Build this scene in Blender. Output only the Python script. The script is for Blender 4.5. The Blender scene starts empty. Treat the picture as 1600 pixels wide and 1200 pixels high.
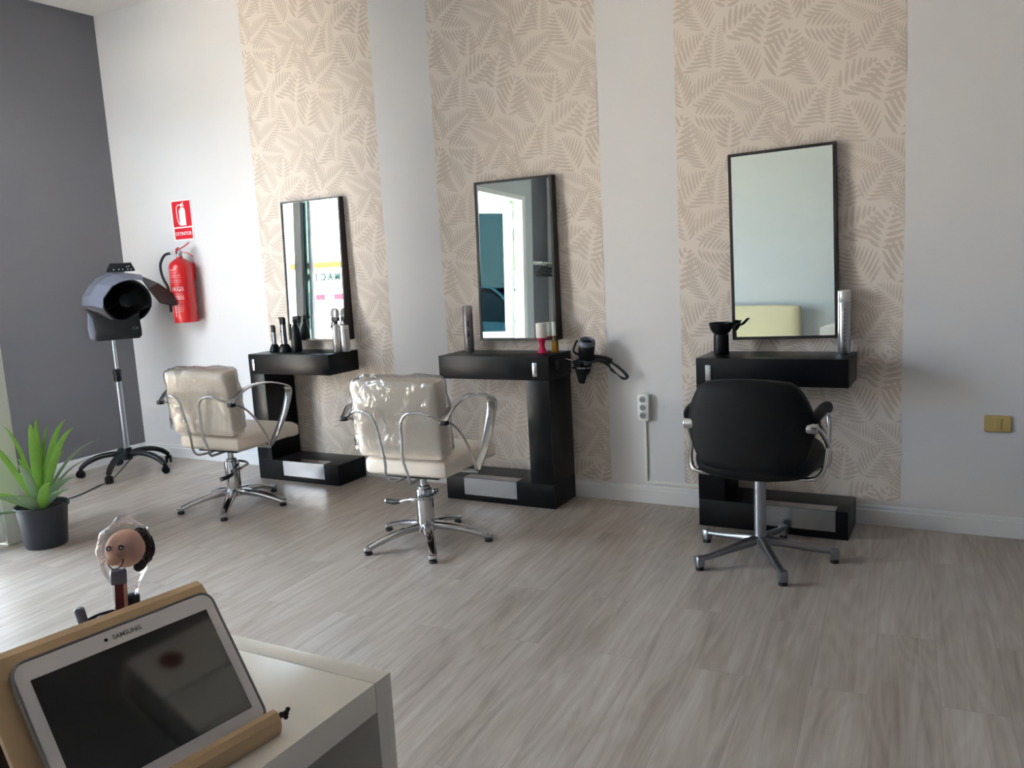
import bpy, bmesh, math, random
from mathutils import Vector, Matrix, Euler
R_ = math.radians
SC = bpy.context.scene
COL = SC.collection
random.seed(4)

# ------------------------------------------------------------------ camera
cam_d = bpy.data.cameras.new('camera'); cam = bpy.data.objects.new('camera', cam_d); COL.objects.link(cam)
cam_d.sensor_fit = 'HORIZONTAL'; cam_d.sensor_width = 36.0
cam_d.lens = 36.0 * 1304.98 / 1600.0
cam_d.clip_start = 0.05; cam_d.clip_end = 300
_f = Vector((-0.48521108, 0.8619872, -0.14679327)); _r = Vector((0.87408189, 0.48265933, -0.05496203)); _u = Vector((-0.02347457, 0.15497753, 0.98763906))
cam.matrix_world = Matrix(((_r.x, _u.x, -_f.x, 5.7821), (_r.y, _u.y, -_f.y, -4.2626), (_r.z, _u.z, -_f.z, 1.37092), (0, 0, 0, 1)))
SC.camera = cam

# ------------------------------------------------------------------ world, sun, exposure
SC.view_settings.view_transform = 'Standard'; SC.view_settings.look = 'None'
SC.view_settings.gamma = 1.0; SC.view_settings.use_curve_mapping = False
SC.view_settings.exposure = 2.08
W = bpy.data.worlds.new('world'); SC.world = W; W.use_nodes = True
bg = W.node_tree.nodes['Background']; bg.inputs[0].default_value = (0.62, 0.80, 1.0, 1); bg.inputs[1].default_value = 4.5
SUN_POWER = 30.0
sd = bpy.data.lights.new('sun', 'SUN'); sd.energy = SUN_POWER; sd.angle = R_(1.0); sd.color = (1.0, 0.94, 0.86)
so = bpy.data.objects.new('sun', sd); COL.objects.link(so)
so.rotation_euler = Vector((0.15, -0.08, -0.98)).to_track_quat('-Z', 'Y').to_euler(); so.location = (0, 0, 12)
def portal(name, loc, rot, sx, sy):
    d = bpy.data.lights.new(name, 'AREA'); d.shape = 'RECTANGLE'; d.size = sx; d.size_y = sy; d.energy = 1
    d.cycles.is_portal = True
    o = bpy.data.objects.new(name, d); COL.objects.link(o); o.location = loc; o.rotation_euler = rot
portal('window_portal', (0.62, -1.84, 1.42), (R_(90), 0, 0), 1.16, 2.74)
portal('door_portal', (1.19, -3.1, 1.2), (0, R_(-90), 0), 2.3, 2.4)

# ------------------------------------------------------------------ materials
def lin(c):
    return tuple(((v/255.0)/12.92 if v/255.0 <= 0.04045 else ((v/255.0+0.055)/1.055)**2.4) for v in c) + (1.0,)
MATS = {}
def mat(name, rgb, rough=0.5, metal=0.0, bump=0.0, bscale=200.0, spec=0.5, var=0.0, vscale=3.0, trans=0.0, coat=0.0, sheen=0.0):
    if name in MATS: return MATS[name]
    m = bpy.data.materials.new(name); m.use_nodes = True; nt = m.node_tree; b = nt.nodes['Principled BSDF']
    c = lin(rgb); b.inputs['Base Color'].default_value = c; b.inputs['Roughness'].default_value = rough
    b.inputs['Metallic'].default_value = metal; b.inputs['Specular IOR Level'].default_value = spec
    b.inputs['Coat Weight'].default_value = coat
    if trans: b.inputs['Transmission Weight'].default_value = trans
    tc = nt.nodes.new('ShaderNodeTexCoord')
    nz = nt.nodes.new('ShaderNodeTexNoise'); nz.inputs['Scale'].default_value = vscale; nz.inputs['Detail'].default_value = 4
    nt.links.new(tc.outputs['Object'], nz.inputs['Vector'])
    mr = nt.nodes.new('ShaderNodeMapRange'); mr.inputs[3].default_value = 1 - (var or 0.02); mr.inputs[4].default_value = 1 + (var or 0.02)
    nt.links.new(nz.outputs[0], mr.inputs[0])
    mx = nt.nodes.new('ShaderNodeVectorMath'); mx.operation = 'SCALE'; mx.inputs[0].default_value = c[:3]
    nt.links.new(mr.outputs[0], mx.inputs['Scale']); nt.links.new(mx.outputs[0], b.inputs['Base Color'])
    if bump:
        n2 = nt.nodes.new('ShaderNodeTexNoise'); n2.inputs['Scale'].default_value = bscale; n2.inputs['Detail'].default_value = 3
        nt.links.new(tc.outputs['Object'], n2.inputs['Vector'])
        bp = nt.nodes.new('ShaderNodeBump'); bp.inputs['Strength'].default_value = bump; bp.inputs['Distance'].default_value = 0.002
        nt.links.new(n2.outputs[0], bp.inputs['Height']); nt.links.new(bp.outputs[0], b.inputs['Normal'])
    MATS[name] = m; return m
def film_mat(name, tint, gloss, rough, crinkle, scale, base=0.0):
    m = bpy.data.materials.new(name); m.use_nodes = True; nt = m.node_tree; nt.nodes.clear()
    out = nt.nodes.new('ShaderNodeOutputMaterial'); tr = nt.nodes.new('ShaderNodeBsdfTransparent'); tr.inputs[0].default_value = tint
    gl = nt.nodes.new('ShaderNodeBsdfGlossy'); gl.inputs['Roughness'].default_value = rough
    mx = nt.nodes.new('ShaderNodeMixShader'); lw = nt.nodes.new('ShaderNodeLayerWeight'); lw.inputs[0].default_value = 0.25
    ma = nt.nodes.new('ShaderNodeMath'); ma.operation = 'MULTIPLY_ADD'; ma.inputs[1].default_value = gloss; ma.inputs[2].default_value = base; ma.use_clamp = True
    nt.links.new(lw.outputs['Fresnel'], ma.inputs[0]); nt.links.new(ma.outputs[0], mx.inputs[0])
    nt.links.new(tr.outputs[0], mx.inputs[1]); nt.links.new(gl.outputs[0], mx.inputs[2]); nt.links.new(mx.outputs[0], out.inputs[0])
    if crinkle:
        tc = nt.nodes.new('ShaderNodeTexCoord'); n2 = nt.nodes.new('ShaderNodeTexNoise'); n2.inputs['Scale'].default_value = scale
        n2.inputs['Detail'].default_value = 3; n2.inputs['Distortion'].default_value = 1.6
        nt.links.new(tc.outputs['Object'], n2.inputs['Vector'])
        bp = nt.nodes.new('ShaderNodeBump'); bp.inputs['Strength'].default_value = crinkle; bp.inputs['Distance'].default_value = 0.01
        nt.links.new(n2.outputs[0], bp.inputs['Height']); nt.links.new(bp.outputs[0], gl.inputs['Normal'])
    MATS[name] = m; return m

M_wall = mat('wall_paint', (223, 222, 225), 0.85, bump=0.15, bscale=250, spec=0.2)
M_grey = mat('grey_paint', (121, 121, 127), 0.7, bump=0.15, bscale=250, spec=0.3)
M_far = mat('far_wall_paint', (208, 214, 216), 0.85, bump=0.1, spec=0.2)
M_ceil = mat('ceiling_paint', (225, 224, 222), 0.9, bump=0.2, bscale=60, spec=0.1)
M_base = mat('baseboard_paint', (228, 229, 232), 0.45)
M_paper = mat('wallpaper_ground', (229, 219, 211), 0.75, var=0.03, vscale=2, spec=0.25)
M_fern = mat('wallpaper_fern', (207, 195, 186), 0.6, var=0.05, vscale=2.5, spec=0.35)
M_black = mat('black_laminate', (17, 16, 20), 0.33, bump=0.04, bscale=90, spec=0.24)
M_steelp = mat('brushed_steel_plate', (190, 192, 198), 0.22, 1.0)
M_chrome = mat('chrome', (205, 205, 208), 0.09, 1.0)
M_dchrome = mat('dull_aluminium', (158, 158, 162), 0.32, 1.0)
M_silver = mat('silver_tube', (170, 172, 178), 0.3, 0.9)
M_cream = mat('cream_leatherette', (236, 224, 211), 0.42, bump=0.25, bscale=60, spec=0.45)
M_bfab = mat('black_leatherette', (11, 11, 12), 0.6, bump=0.3, bscale=160, spec=0.25)
M_bplas = mat('black_plastic', (15, 15, 19), 0.38, spec=0.4)
M_bplas2 = mat('matt_black_plastic', (34, 34, 38), 0.6)
M_gplas = mat('smoke_grey_plastic', (112, 117, 134), 0.25, spec=0.6)
M_mirror = mat('mirror_glass', (238, 246, 244), 0.012, 1.0, var=0.001)
M_mframe = mat('mirror_frame_black', (38, 32, 31), 0.35)
M_red = mat('extinguisher_red', (205, 30, 34), 0.3, coat=0.3)
M_sred = mat('sign_red', (222, 24, 44), 0.5)
M_white = mat('white_plastic', (235, 235, 232), 0.4)
M_signw = mat('sign_white', (245, 240, 240), 0.5)
M_lab = mat('label_print_pink', (232, 150, 150), 0.5)
M_rub = mat('black_rubber', (22, 24, 28), 0.55)
M_yell = mat('aged_ivory_plastic', (200, 174, 112), 0.4)
M_leaf = mat('leaf_green', (132, 184, 72), 0.4, var=0.25, vscale=14, spec=0.5)
M_leaf2 = mat('leaf_grey_green', (146, 174, 134), 0.4, var=0.2, vscale=14)
M_soil = mat('soil', (50, 38, 30), 0.95, bump=1.0, bscale=80)
M_pot = mat('pot_charcoal', (44, 46, 56), 0.5)
M_wfr = mat('white_window_frame', (248, 249, 249), 0.35)
M_aqua = mat('aqua_window_frame', (196, 238, 232), 0.4)
M_pier = mat('pier_paint', (228, 231, 224), 0.7)
M_pink = mat('pink_plastic', (206, 32, 84), 0.3)
M_wax = mat('white_wax', (240, 234, 228), 0.55)
M_amber = mat('amber_oil', (150, 112, 30), 0.15, trans=0.35)
M_can = mat('silver_can', (200, 198, 200), 0.28, 0.85)
M_can2 = mat('grey_can', (150, 145, 148), 0.3, 0.7)
M_canw = mat('pearl_can', (222, 220, 218), 0.3, 0.3)
M_cap = mat('clear_cap', (200, 198, 198), 0.2, trans=0.6)
M_table = mat('white_table_laminate', (246, 241, 232), 0.3)
M_wood = mat('bamboo', (212, 180, 138), 0.42, var=0.12, vscale=18)
M_wood_shade = mat('shaded_bamboo', (92, 60, 44), 0.5, var=0.15, vscale=18)  # darker copy of the bamboo, shadow on the rear prop put into its colour
M_tabw = mat('tablet_white', (236, 232, 233), 0.3)
M_scr = mat('tablet_screen', (10, 10, 14), 0.05, spec=0.8)
M_txt = mat('grey_print', (120, 112, 104), 0.5)
M_skin = mat('felt_skin', (242, 192, 168), 0.8)
M_hair = mat('dark_brown_felt', (52, 38, 34), 0.95, bump=1.0, bscale=300)
M_dred = mat('dark_red_lacquer', (120, 22, 30), 0.3)
M_blue = mat('navy_plastic', (24, 28, 92), 0.35)
M_cord = mat('grey_cord', (84, 92, 94), 0.6)
M_asph = mat('pavement', (190, 178, 160), 0.9, var=0.1, vscale=1)
M_bld = mat('white_render', (240, 238, 232), 0.9)
M_orange = mat('orange_band', (84, 66, 40), 0.9, spec=0.0)
M_teal = mat('dark_green_letters', (40, 56, 52), 0.9, spec=0.0)
M_rose = mat('rose_panel', (84, 44, 56), 0.9, spec=0.0)
M_gry = mat('grey_shutter', (150, 152, 158), 0.6)
M_car = mat('car_paint', (120, 160, 176), 0.2, 0.3, coat=0.6)
M_tyre = mat('tyre', (20, 20, 22), 0.8)
M_dglass = mat('dark_car_glass', (28, 44, 52), 0.05)
M_dkb = mat('grey_green_render', (66, 84, 84), 0.8)
M_bark = mat('bark', (80, 66, 52), 0.9)
M_tree = mat('tree_foliage', (52, 84, 44), 0.7, var=0.3, vscale=6)
M_black0 = mat('hanger_black', (18, 18, 20), 0.5)
M_sofa = mat('pale_yellow_leatherette', (228, 218, 180), 0.45)
M_film = film_mat('clear_plastic_film', (0.97, 0.97, 0.97, 1), 0.8, 0.06, 1.0, 11, 0.10)
M_film2 = film_mat('clear_cellophane', (0.97, 0.97, 0.98, 1), 0.6, 0.07, 1.0, 70, 0.025)
M_glass = film_mat('clear_window_glass', (0.98, 0.98, 0.98, 1), 0.9, 0.0, 0, 1, 0.0)
M_tglass = film_mat('teal_tinted_glass', (0.085, 0.12, 0.125, 1), 0.9, 0.0, 0, 1, 0.03)

M_agl = film_mat('aqua_overlapped_glass', (0.23, 0.30, 0.29, 1), 0.9, 0.0, 0, 1, 0.0)
def floor_material():
    m = bpy.data.materials.new('grey_oak_laminate'); m.use_nodes = True; nt = m.node_tree; L = nt.links; N = nt.nodes
    b = N['Principled BSDF']; tc = N.new('ShaderNodeTexCoord')
    mp = N.new('ShaderNodeMapping'); mp.inputs['Rotation'].default_value = (0, 0, R_(90 + FLOOR_TURN)); mp.inputs['Location'].default_value = (0.37, 0.06, 0)
    L.new(tc.outputs['Object'], mp.inputs[0])
    br = N.new('ShaderNodeTexBrick'); br.offset = 0.37; br.inputs['Scale'].default_value = 1.0
    br.inputs['Brick Width'].default_value = 1.22; br.inputs['Row Height'].default_value = 0.182
    br.inputs['Mortar Size'].default_value = 0.0009; br.inputs['Mortar Smooth'].default_value = 0.6; br.inputs['Bias'].default_value = 0.0
    br.inputs['Color1'].default_value = (0, 0, 0, 1); br.inputs['Color2'].default_value = (1, 1, 1, 1); br.inputs['Mortar'].default_value = (0.5, 0.5, 0.5, 1)
    L.new(mp.outputs[0], br.inputs['Vector'])
    # per-plank offset of the grain
    sc = N.new('ShaderNodeVectorMath'); sc.operation = 'SCALE'; sc.inputs['Scale'].default_value = 13.0; L.new(br.outputs['Color'], sc.inputs[0])
    ad = N.new('ShaderNodeVectorMath'); ad.operation = 'ADD'; L.new(mp.outputs[0], ad.inputs[0]); L.new(sc.outputs[0], ad.inputs[1])
    st = N.new('ShaderNodeVectorMath'); st.operation = 'MULTIPLY'; st.inputs[1].default_value = (1.3, 17.0, 1.0); L.new(ad.outputs[0], st.inputs[0])
    n1 = N.new('ShaderNodeTexNoise'); n1.inputs['Scale'].default_value = 1.0; n1.inputs['Detail'].default_value = 7; n1.inputs['Roughness'].default_value = 0.62; n1.inputs['Distortion'].default_value = 1.2
    L.new(st.outputs[0], n1.inputs['Vector'])
    st2 = N.new('ShaderNodeVectorMath'); st2.operation = 'MULTIPLY'; st2.inputs[1].default_value = (0.8, 4.5, 1.0); L.new(ad.outputs[0], st2.inputs[0])
    wv = N.new('ShaderNodeTexNoise'); wv.inputs['Scale'].default_value = 1.0; wv.inputs['Detail'].default_value = 1.5; L.new(st2.outputs[0], wv.inputs['Vector'])
    sn = N.new('ShaderNodeMath'); sn.operation = 'MULTIPLY'; sn.inputs[1].default_value = 90.0; L.new(wv.outputs[0], sn.inputs[0])
    si = N.new('ShaderNodeMath'); si.operation = 'SINE'; L.new(sn.outputs[0], si.inputs[0])
    # combine
    a1 = N.new('ShaderNodeMath'); a1.operation = 'MULTIPLY_ADD'; a1.inputs[1].default_value = 0.035; L.new(si.outputs[0], a1.inputs[0]); L.new(n1.outputs[0], a1.inputs[2])
    sep = N.new('ShaderNodeSeparateColor'); L.new(br.outputs['Color'], sep.inputs[0])
    a2 = N.new('ShaderNodeMath'); a2.operation = 'MULTIPLY_ADD'; a2.inputs[1].default_value = 0.12; L.new(sep.outputs[0], a2.inputs[0]); L.new(a1.outputs[0], a2.inputs[2])
    cr = N.new('ShaderNodeValToRGB'); e = cr.color_ramp.elements
    e[0].position = 0.30; e[0].color = lin((147, 133, 122)); e[1].position = 0.80; e[1].color = lin((199, 190, 181))
    e2 = e.new(0.52); e2.color = lin((173, 161, 150))
    L.new(a2.outputs[0], cr.inputs[0])
    mx = N.new('ShaderNodeMix'); mx.data_type = 'RGBA'; mx.inputs['B'].default_value = lin((140, 128, 119))
    L.new(br.outputs['Fac'], mx.inputs['Factor']); L.new(cr.outputs[0], mx.inputs['A']); L.new(mx.outputs['Result'], b.inputs['Base Color'])
    rr = N.new('ShaderNodeMapRange'); rr.inputs[3].default_value = 0.26; rr.inputs[4].default_value = 0.42; L.new(n1.outputs[0], rr.inputs[0]); L.new(rr.outputs[0], b.inputs['Roughness'])
    bp = N.new('ShaderNodeBump'); bp.inputs['Strength'].default_value = 0.12; bp.inputs['Distance'].default_value = 0.001; L.new(a1.outputs[0], bp.inputs['Height']); L.new(bp.outputs[0], b.inputs['Normal'])
    b.inputs['Specular IOR Level'].default_value = 0.5
    return m
FLOOR_TURN = -4.0
M_floor = floor_material()

# ------------------------------------------------------------------ mesh helpers
class MB:
    def __init__(s): s.v = []; s.f = []; s.m = []; s.mats = []
    def mi(s, m):
        if m not in s.mats: s.mats.append(m)
        return s.mats.index(m)
    def add(s, vs, fs, m, X=None):
        o = len(s.v); k = s.mi(m)
        for v in vs:
            v = Vector(v); s.v.append(X @ v if X is not None else v)
        for f in fs: s.f.append(tuple(i+o for i in f)); s.m.append(k)
    def bm(s, b, m, X=None):
        b.verts.ensure_lookup_table(); b.verts.index_update()
        s.add([v.co.copy() for v in b.verts], [[v.index for v in f.verts] for f in b.faces], m, X); b.free()
    def box(s, x0, x1, y0, y1, z0, z1, m, bev=0.0, seg=2, X=None):
        b = bmesh.new(); bmesh.ops.create_cube(b, size=1)
        for v in b.verts: v.co = Vector(((x0+x1)/2+v.co.x*(x1-x0), (y0+y1)/2+v.co.y*(y1-y0), (z0+z1)/2+v.co.z*(z1-z0)))
        if bev: bmesh.ops.bevel(b, geom=b.edges[:], offset=bev, segments=seg, profile=0.5, affect='EDGES')
        s.bm(b, m, X)
    def cushion(s, cx, cy, cz, w, d, h, r, m, puff=(0, 0, 0), n=9, X=None, warp=None):
        # rounded box whose faces bulge
        b = bmesh.new(); bmesh.ops.create_cube(b, size=2); bmesh.ops.subdivide_edges(b, edges=b.edges[:], cuts=n, use_grid_fill=True)
        hx, hy, hz = w/2, d/2, h/2
        for v in b.verts:
            p = v.co.copy()
            q = Vector([math.copysign(abs(c)**0.72, c) for c in p])
            q = Vector((q.x*hx, q.y*hy, q.z*hz)); i = Vector((max(-hx+r, min(hx-r, q.x)), max(-hy+r, min(hy-r, q.y)), max(-hz+r, min(hz-r, q.z))))
            dd = q-i
            if dd.length > 1e-9: q = i+dd.normalized()*r
            g = lambda a: max(0, 1-a*a)
            q.x += math.copysign(1, p.x)*(abs(p.x) > .999)*puff[0]*g(p.y)*g(p.z)
            q.y += math.copysign(1, p.y)*(abs(p.y) > .999)*puff[1]*g(p.x)*g(p.z)
            q.z += math.copysign(1, p.z)*(abs(p.z) > .999)*puff[2]*g(p.x)*g(p.y)
            q += Vector((cx, cy, cz))
            if warp: q = warp(q)
            v.co = q
        s.bm(b, m, X)
    def ring(s, pts, prof, m, closed=False, cap=True, up=None, X=None, scale=None):
        # sweep a 2D profile along pts
        n = len(pts); k = len(prof); P = [Vector(p) for p in pts]; vs = []
        t0 = (P[1]-P[0]).normalized(); nrm = Vector(up) if up is not None else (Vector((0, 0, 1)) if abs(t0.z) < .9 else Vector((1, 0, 0)))
        for i in range(n):
            if closed: t = (P[(i+1) % n]-P[i-1]).normalized()
            else: t = (P[min(i+1, n-1)]-P[max(i-1, 0)]).normalized()
            if up is not None: nrm = Vector(up)
            a = (nrm - t*nrm.dot(t))
            if a.length < 1e-6: a = t.orthogonal()
            a.normalize(); nrm = a; b_ = t.cross(a); sc = scale[i] if scale else 1.0
            if not isinstance(sc, tuple): sc = (sc, sc)
            for (x, y) in prof: vs.append(P[i]+a*x*sc[0]+b_*y*sc[1])
        fs = []
        for i in range(n if closed else n-1):
            j = (i+1) % n
            for q in range(k):
                r = (q+1) % k; fs.append((i*k+q, j*k+q, j*k+r, i*k+r))
        if cap and not closed: fs.append(tuple(range(k))); fs.append(tuple((n-1)*k+q for q in reversed(range(k))))
        s.add(vs, fs, m, X)
    def tube(s, pts, r, m, seg=10, closed=False, smooth=0, X=None, radii=None):
        if smooth: pts, radii = crm(pts, smooth, closed, radii)
        prof = [(math.cos(a*2*math.pi/seg), math.sin(a*2*math.pi/seg)) for a in range(seg)]
        sc = radii if radii else [r]*len(pts)
        s.ring(pts, prof, m, closed=closed, X=X, scale=sc)
    def bar(s, pts, w, t, m, up, smooth=0, X=None, seg=3, scale=None):
        # rounded flat bar: t along up, w across
        if smooth: pts, scale = crm(pts, smooth, False, scale)
        prof = rrect(t, w, min(t, w)*0.45, seg); s.ring(pts, prof, m, up=up, X=X, scale=scale)
    def lathe(s, prof, m, seg=28, X=None, cap=False):
        vs = []; fs = []; k = len(prof)
        for i in range(seg):
            a = 2*math.pi*i/seg
            for (r, z) in prof: vs.append((r*math.cos(a), r*math.sin(a), z))
        for i in range(seg):
            j = (i+1) % seg
            for q in range(k-1): fs.append((i*k+q, j*k+q, j*k+q+1, i*k+q+1))
        if cap:
            fs.append(tuple(i*k for i in reversed(range(seg)))); fs.append(tuple(i*k+k-1 for i in range(seg)))
        s.add(vs, fs, m, X)
    def prism(s, poly, h0, h1, m, X=None, bev=0):
        n = len(poly); b = bmesh.new()
        lo = [b.verts.new((x, y, h0)) for x, y in poly]; hi = [b.verts.new((x, y, h1)) for x, y in poly]
        b.faces.new(list(reversed(lo))); b.faces.new(hi)
        for i in range(n): b.faces.new((lo[i], lo[(i+1) % n], hi[(i+1) % n], hi[i]))
        bmesh.ops.recalc_face_normals(b, faces=b.faces[:])
        if bev: bmesh.ops.bevel(b, geom=b.edges[:], offset=bev, segments=2, profile=0.5, affect='EDGES')
        s.bm(b, m, X)
    def ball(s, c, r, m, X=None, sc=(1, 1, 1), u=16, v=10):
        b = bmesh.new(); bmesh.ops.create_uvsphere(b, u_segments=u, v_segments=v, radius=r)
        for q in b.verts: q.co = Vector((q.co.x*sc[0]+c[0], q.co.y*sc[1]+c[1], q.co.z*sc[2]+c[2]))
        s.bm(b, m, X)
    def obj(s, name, parent=None, loc=None, angle=38, recalc=True, smooth=True):
        me = bpy.data.meshes.new(name); off = Vector(loc) if loc is not None else Vector((0, 0, 0))
        me.from_pydata([v-off for v in s.v], [], s.f)
        for m in s.mats: me.materials.append(m)
        me.polygons.foreach_set('material_index', s.m)
        if recalc:
            b = bmesh.new(); b.from_mesh(me); bmesh.ops.recalc_face_normals(b, faces=b.faces[:]); b.to_mesh(me); b.free()
        if smooth:
            me.polygons.foreach_set('use_smooth', [True]*len(me.polygons)); me.set_sharp_from_angle(angle=R_(angle))
        me.update(); o = bpy.data.objects.new(name, me); COL.objects.link(o); o.location = off
        if parent is not None: o.parent = parent
        return o
def rrect(w, h, r, seg=3):
    out = []
    for cx, cy, a0 in ((w/2-r, h/2-r, 0), (-w/2+r, h/2-r, 90), (-w/2+r, -h/2+r, 180), (w/2-r, -h/2+r, 270)):
        for i in range(seg+1):
            a = R_(a0+90*i/seg); out.append((cx+r*math.cos(a), cy+r*math.sin(a)))
    return out
def crm(pts, k, closed=False, rad=None):
    P = [Vector(p) for p in pts]; n = len(P); out = []; ro = [] if rad else None
    for i in range(n if closed else n-1):
        if closed: a, b, c, d = P[i-1], P[i], P[(i+1) % n], P[(i+2) % n]
        else: a, b, c, d = P[max(i-1, 0)], P[i], P[i+1], P[min(i+2, n-1)]
        for q in range(k):
            t = q/k
            out.append(0.5*((2*b)+(c-a)*t+(2*a-5*b+4*c-d)*t*t+(3*b-a-3*c+d)*t**3))
            if rad:
                r0, r1 = rad[i], rad[(i+1) % n]
                ro.append(tuple(x+(y-x)*t for x, y in zip(r0, r1)) if isinstance(r0, tuple) else r0+(r1-r0)*t)
    if not closed:
        out.append(P[-1])
        if rad: ro.append(rad[-1])
    return out, ro
def tag(o, label, cat, group=None):
    o['label'] = label; o['category'] = cat
    if group: o['group'] = group
    return o
def struct(o): o['kind'] = 'structure'; return o
def thing(name, label, cat, loc, rz=0.0, group=None):
    o = bpy.data.objects.new(name, None); COL.objects.link(o); o.location = loc; o.rotation_euler = (0, 0, rz); o.empty_display_size = 0.1
    return tag(o, label, cat, group)
def copy_tree(o, parent=None):
    c = o.copy(); COL.objects.link(c)
    if parent is not None: c.parent = parent
    for ch in list(o.children): copy_tree(ch, c)
    return c
def text_mesh(s, X, size, m, depth=0.0006, align='LEFT', mb=None, bold=.012):
    cu = bpy.data.curves.new('t', 'FONT'); cu.body = s; cu.size = size; cu.extrude = depth; cu.align_x = align; cu.offset = size*bold
    ob = bpy.data.objects.new('t', cu); COL.objects.link(ob)
    dg = bpy.context.evaluated_depsgraph_get(); me = bpy.data.meshes.new_from_object(ob.evaluated_get(dg))
    mb.add([v.co.copy() for v in me.vertices], [tuple(p.vertices) for p in me.polygons], m, X)
    bpy.data.objects.remove(ob); bpy.data.curves.remove(cu); bpy.data.meshes.remove(me)
def frame(o, x, y, z):   # matrix from axes
    return Matrix(((x[0], y[0], z[0], o[0]), (x[1], y[1], z[1], o[1]), (x[2], y[2], z[2], o[2]), (0, 0, 0, 1)))
WALLF = lambda x, y, z: frame((x, y, z), (1, 0, 0), (0, 0, 1), (0, -1, 0))   # text flat on the back wall

# ------------------------------------------------------------------ room shell
H = 3.326; FARY = -4.95; RX = 7.3; FX = 1.25; PY = -1.775
b = MB(); b.box(-0.2, RX+.1, FARY-.1, 0.1, -0.1, 0, M_floor); struct(b.obj('floor'))
b = MB(); b.box(-0.2, RX+.1, FARY-.1, 0.1, H, H+.1, M_ceil); struct(b.obj('ceiling'))
b = MB(); b.box(-0.12, RX+.1, 0, 0.1, 0, H, M_wall); wall_back = struct(b.obj('wall_back'))
b = MB(); b.box(-0.12, 0, PY-.055, 0, 0, H, M_grey); struct(b.obj('wall_left'))
b = MB(); b.box(RX, RX+.1, FARY, 0, 0, H, M_grey); struct(b.obj('wall_right'))  # out of view; set close and grey to dim the right side
b = MB(); b.box(FX-.12, 4.75, FARY-.1, FARY, 0, H, M_far); b.box(4.75, RX+.1, FARY-.1, FARY, 0, H, M_grey); struct(b.obj('wall_front'))  # unseen grey section on the right added to cut bounced light
# shop front return (solid head above the window, end pier) and the long shop front
b = MB(); b.box(0, FX, PY-.055, PY+.055, 2.80, H, M_pier); b.box(0, .045, PY-.055, PY+.055, 0, 2.80, M_pier)
b.box(FX-.11, FX, PY-.055, PY+.055, 0, 2.80, M_pier); b.box(.045, FX-.11, PY-.055, PY+.055, 0, .10, M_pier)
struct(b.obj('trim_1'))
DH = 2.36
b = MB(); b.box(FX-.12, FX, FARY, PY-.055, DH, H, M_far); b.box(FX-.12, FX, -4.56, -4.38, 0, DH, M_far); b.box(FX-.12, FX, FARY, -4.56, 0, DH, M_grey)
b.box(FX-.001, FX+.002, FARY, -4.56, 0.0, H, M_grey)
struct(b.obj('wall_facade'))

# baseboards (moulded)
def baseb(name, p0, p1, nrm):
    prof = [(0, 0), (0.016, 0), (0.016, 0.072), (0.010, 0.078), (0.010, 0.090), (0.006, 0.097), (0, 0.097)]
    p0 = Vector(p0); p1 = Vector(p1); n = Vector(nrm); vs = []; fs = []
    for P in (p0, p1):
        for d, z in prof: vs.append(P+n*d+Vector((0, 0, z)))
    k = len(prof)
    for i in range(k): fs.append((i, (i+1) % k, k+(i+1) % k, k+i))
    fs.append(tuple(range(k))); fs.append(tuple(range(k, 2*k)))
    m = MB(); m.add(vs, fs, M_base); struct(m.obj(name, angle=20))
baseb('baseboard_back', (0, 0, 0), (RX, 0, 0), (0, -1, 0))
baseb('baseboard_left', (0, 0, 0), (0, PY+.055, 0), (1, 0, 0))
baseb('baseboard_front', (FX, FARY, 0), (RX, FARY, 0), (0, 1, 0))
baseb('baseboard_right', (RX, 0, 0), (RX, FARY, 0), (-1, 0, 0))

# wallpaper: three panels with a printed fern pattern
FERNS = [(0.604, 0.087, 0.694, -0.133, 0.067, 13, 0.8, 60), (0.759, -0.102, 0.728, -0.313, 0.044, 14, 0.75, 85), (0.686, -0.149, 0.558, -0.313, 0.07, 9, 0.8, 62), (0.943, -0.064, 0.776, -0.173, 0.064, 7, 1.5, 62), (1.017, -0.059, 0.961, -0.249, 0.061, 7, 1.5, 72), (0.578, 0.132, 0.497, -0.081, 0.079, 7, 1.4, 58), (0.296, 0.092, 0.386, -0.085, 0.076, 9, 0.9, 62), (0.27, -0.011, 0.075, -0.142, 0.055, 11, 0.75, 60), (0.0, 0.042, 0.054, -0.164, 0.055, 9, 0.75, 50), (0.243, -0.089, 0.427, -0.183, 0.044, 15, 0.65, 75), (0.416, -0.081, 0.564, -0.219, 0.055, 12, 0.7, 66), (0.298, -0.217, 0.093, -0.194, 0.052, 9, 0.8, 65), (0.279, -0.242, 0.264, -0.375, 0.052, 6, 1.7, 75), (0.467, -0.186, 0.358, -0.349, 0.055, 10, 0.8, 62), (0.463, -0.253, 0.546, -0.376, 0.049, 10, 0.7, 62)]
def clipx(poly, a, sgn):
    out = []
    for i in range(len(poly)):
        p, q = poly[i-1], poly[i]; pi = (p[0]-a)*sgn >= 0; qi = (q[0]-a)*sgn >= 0
        if pi != qi: t = (a-p[0])/(q[0]-p[0]); out.append((a, p[1]+t*(q[1]-p[1])))
        if qi: out.append(q)
    return out
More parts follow.
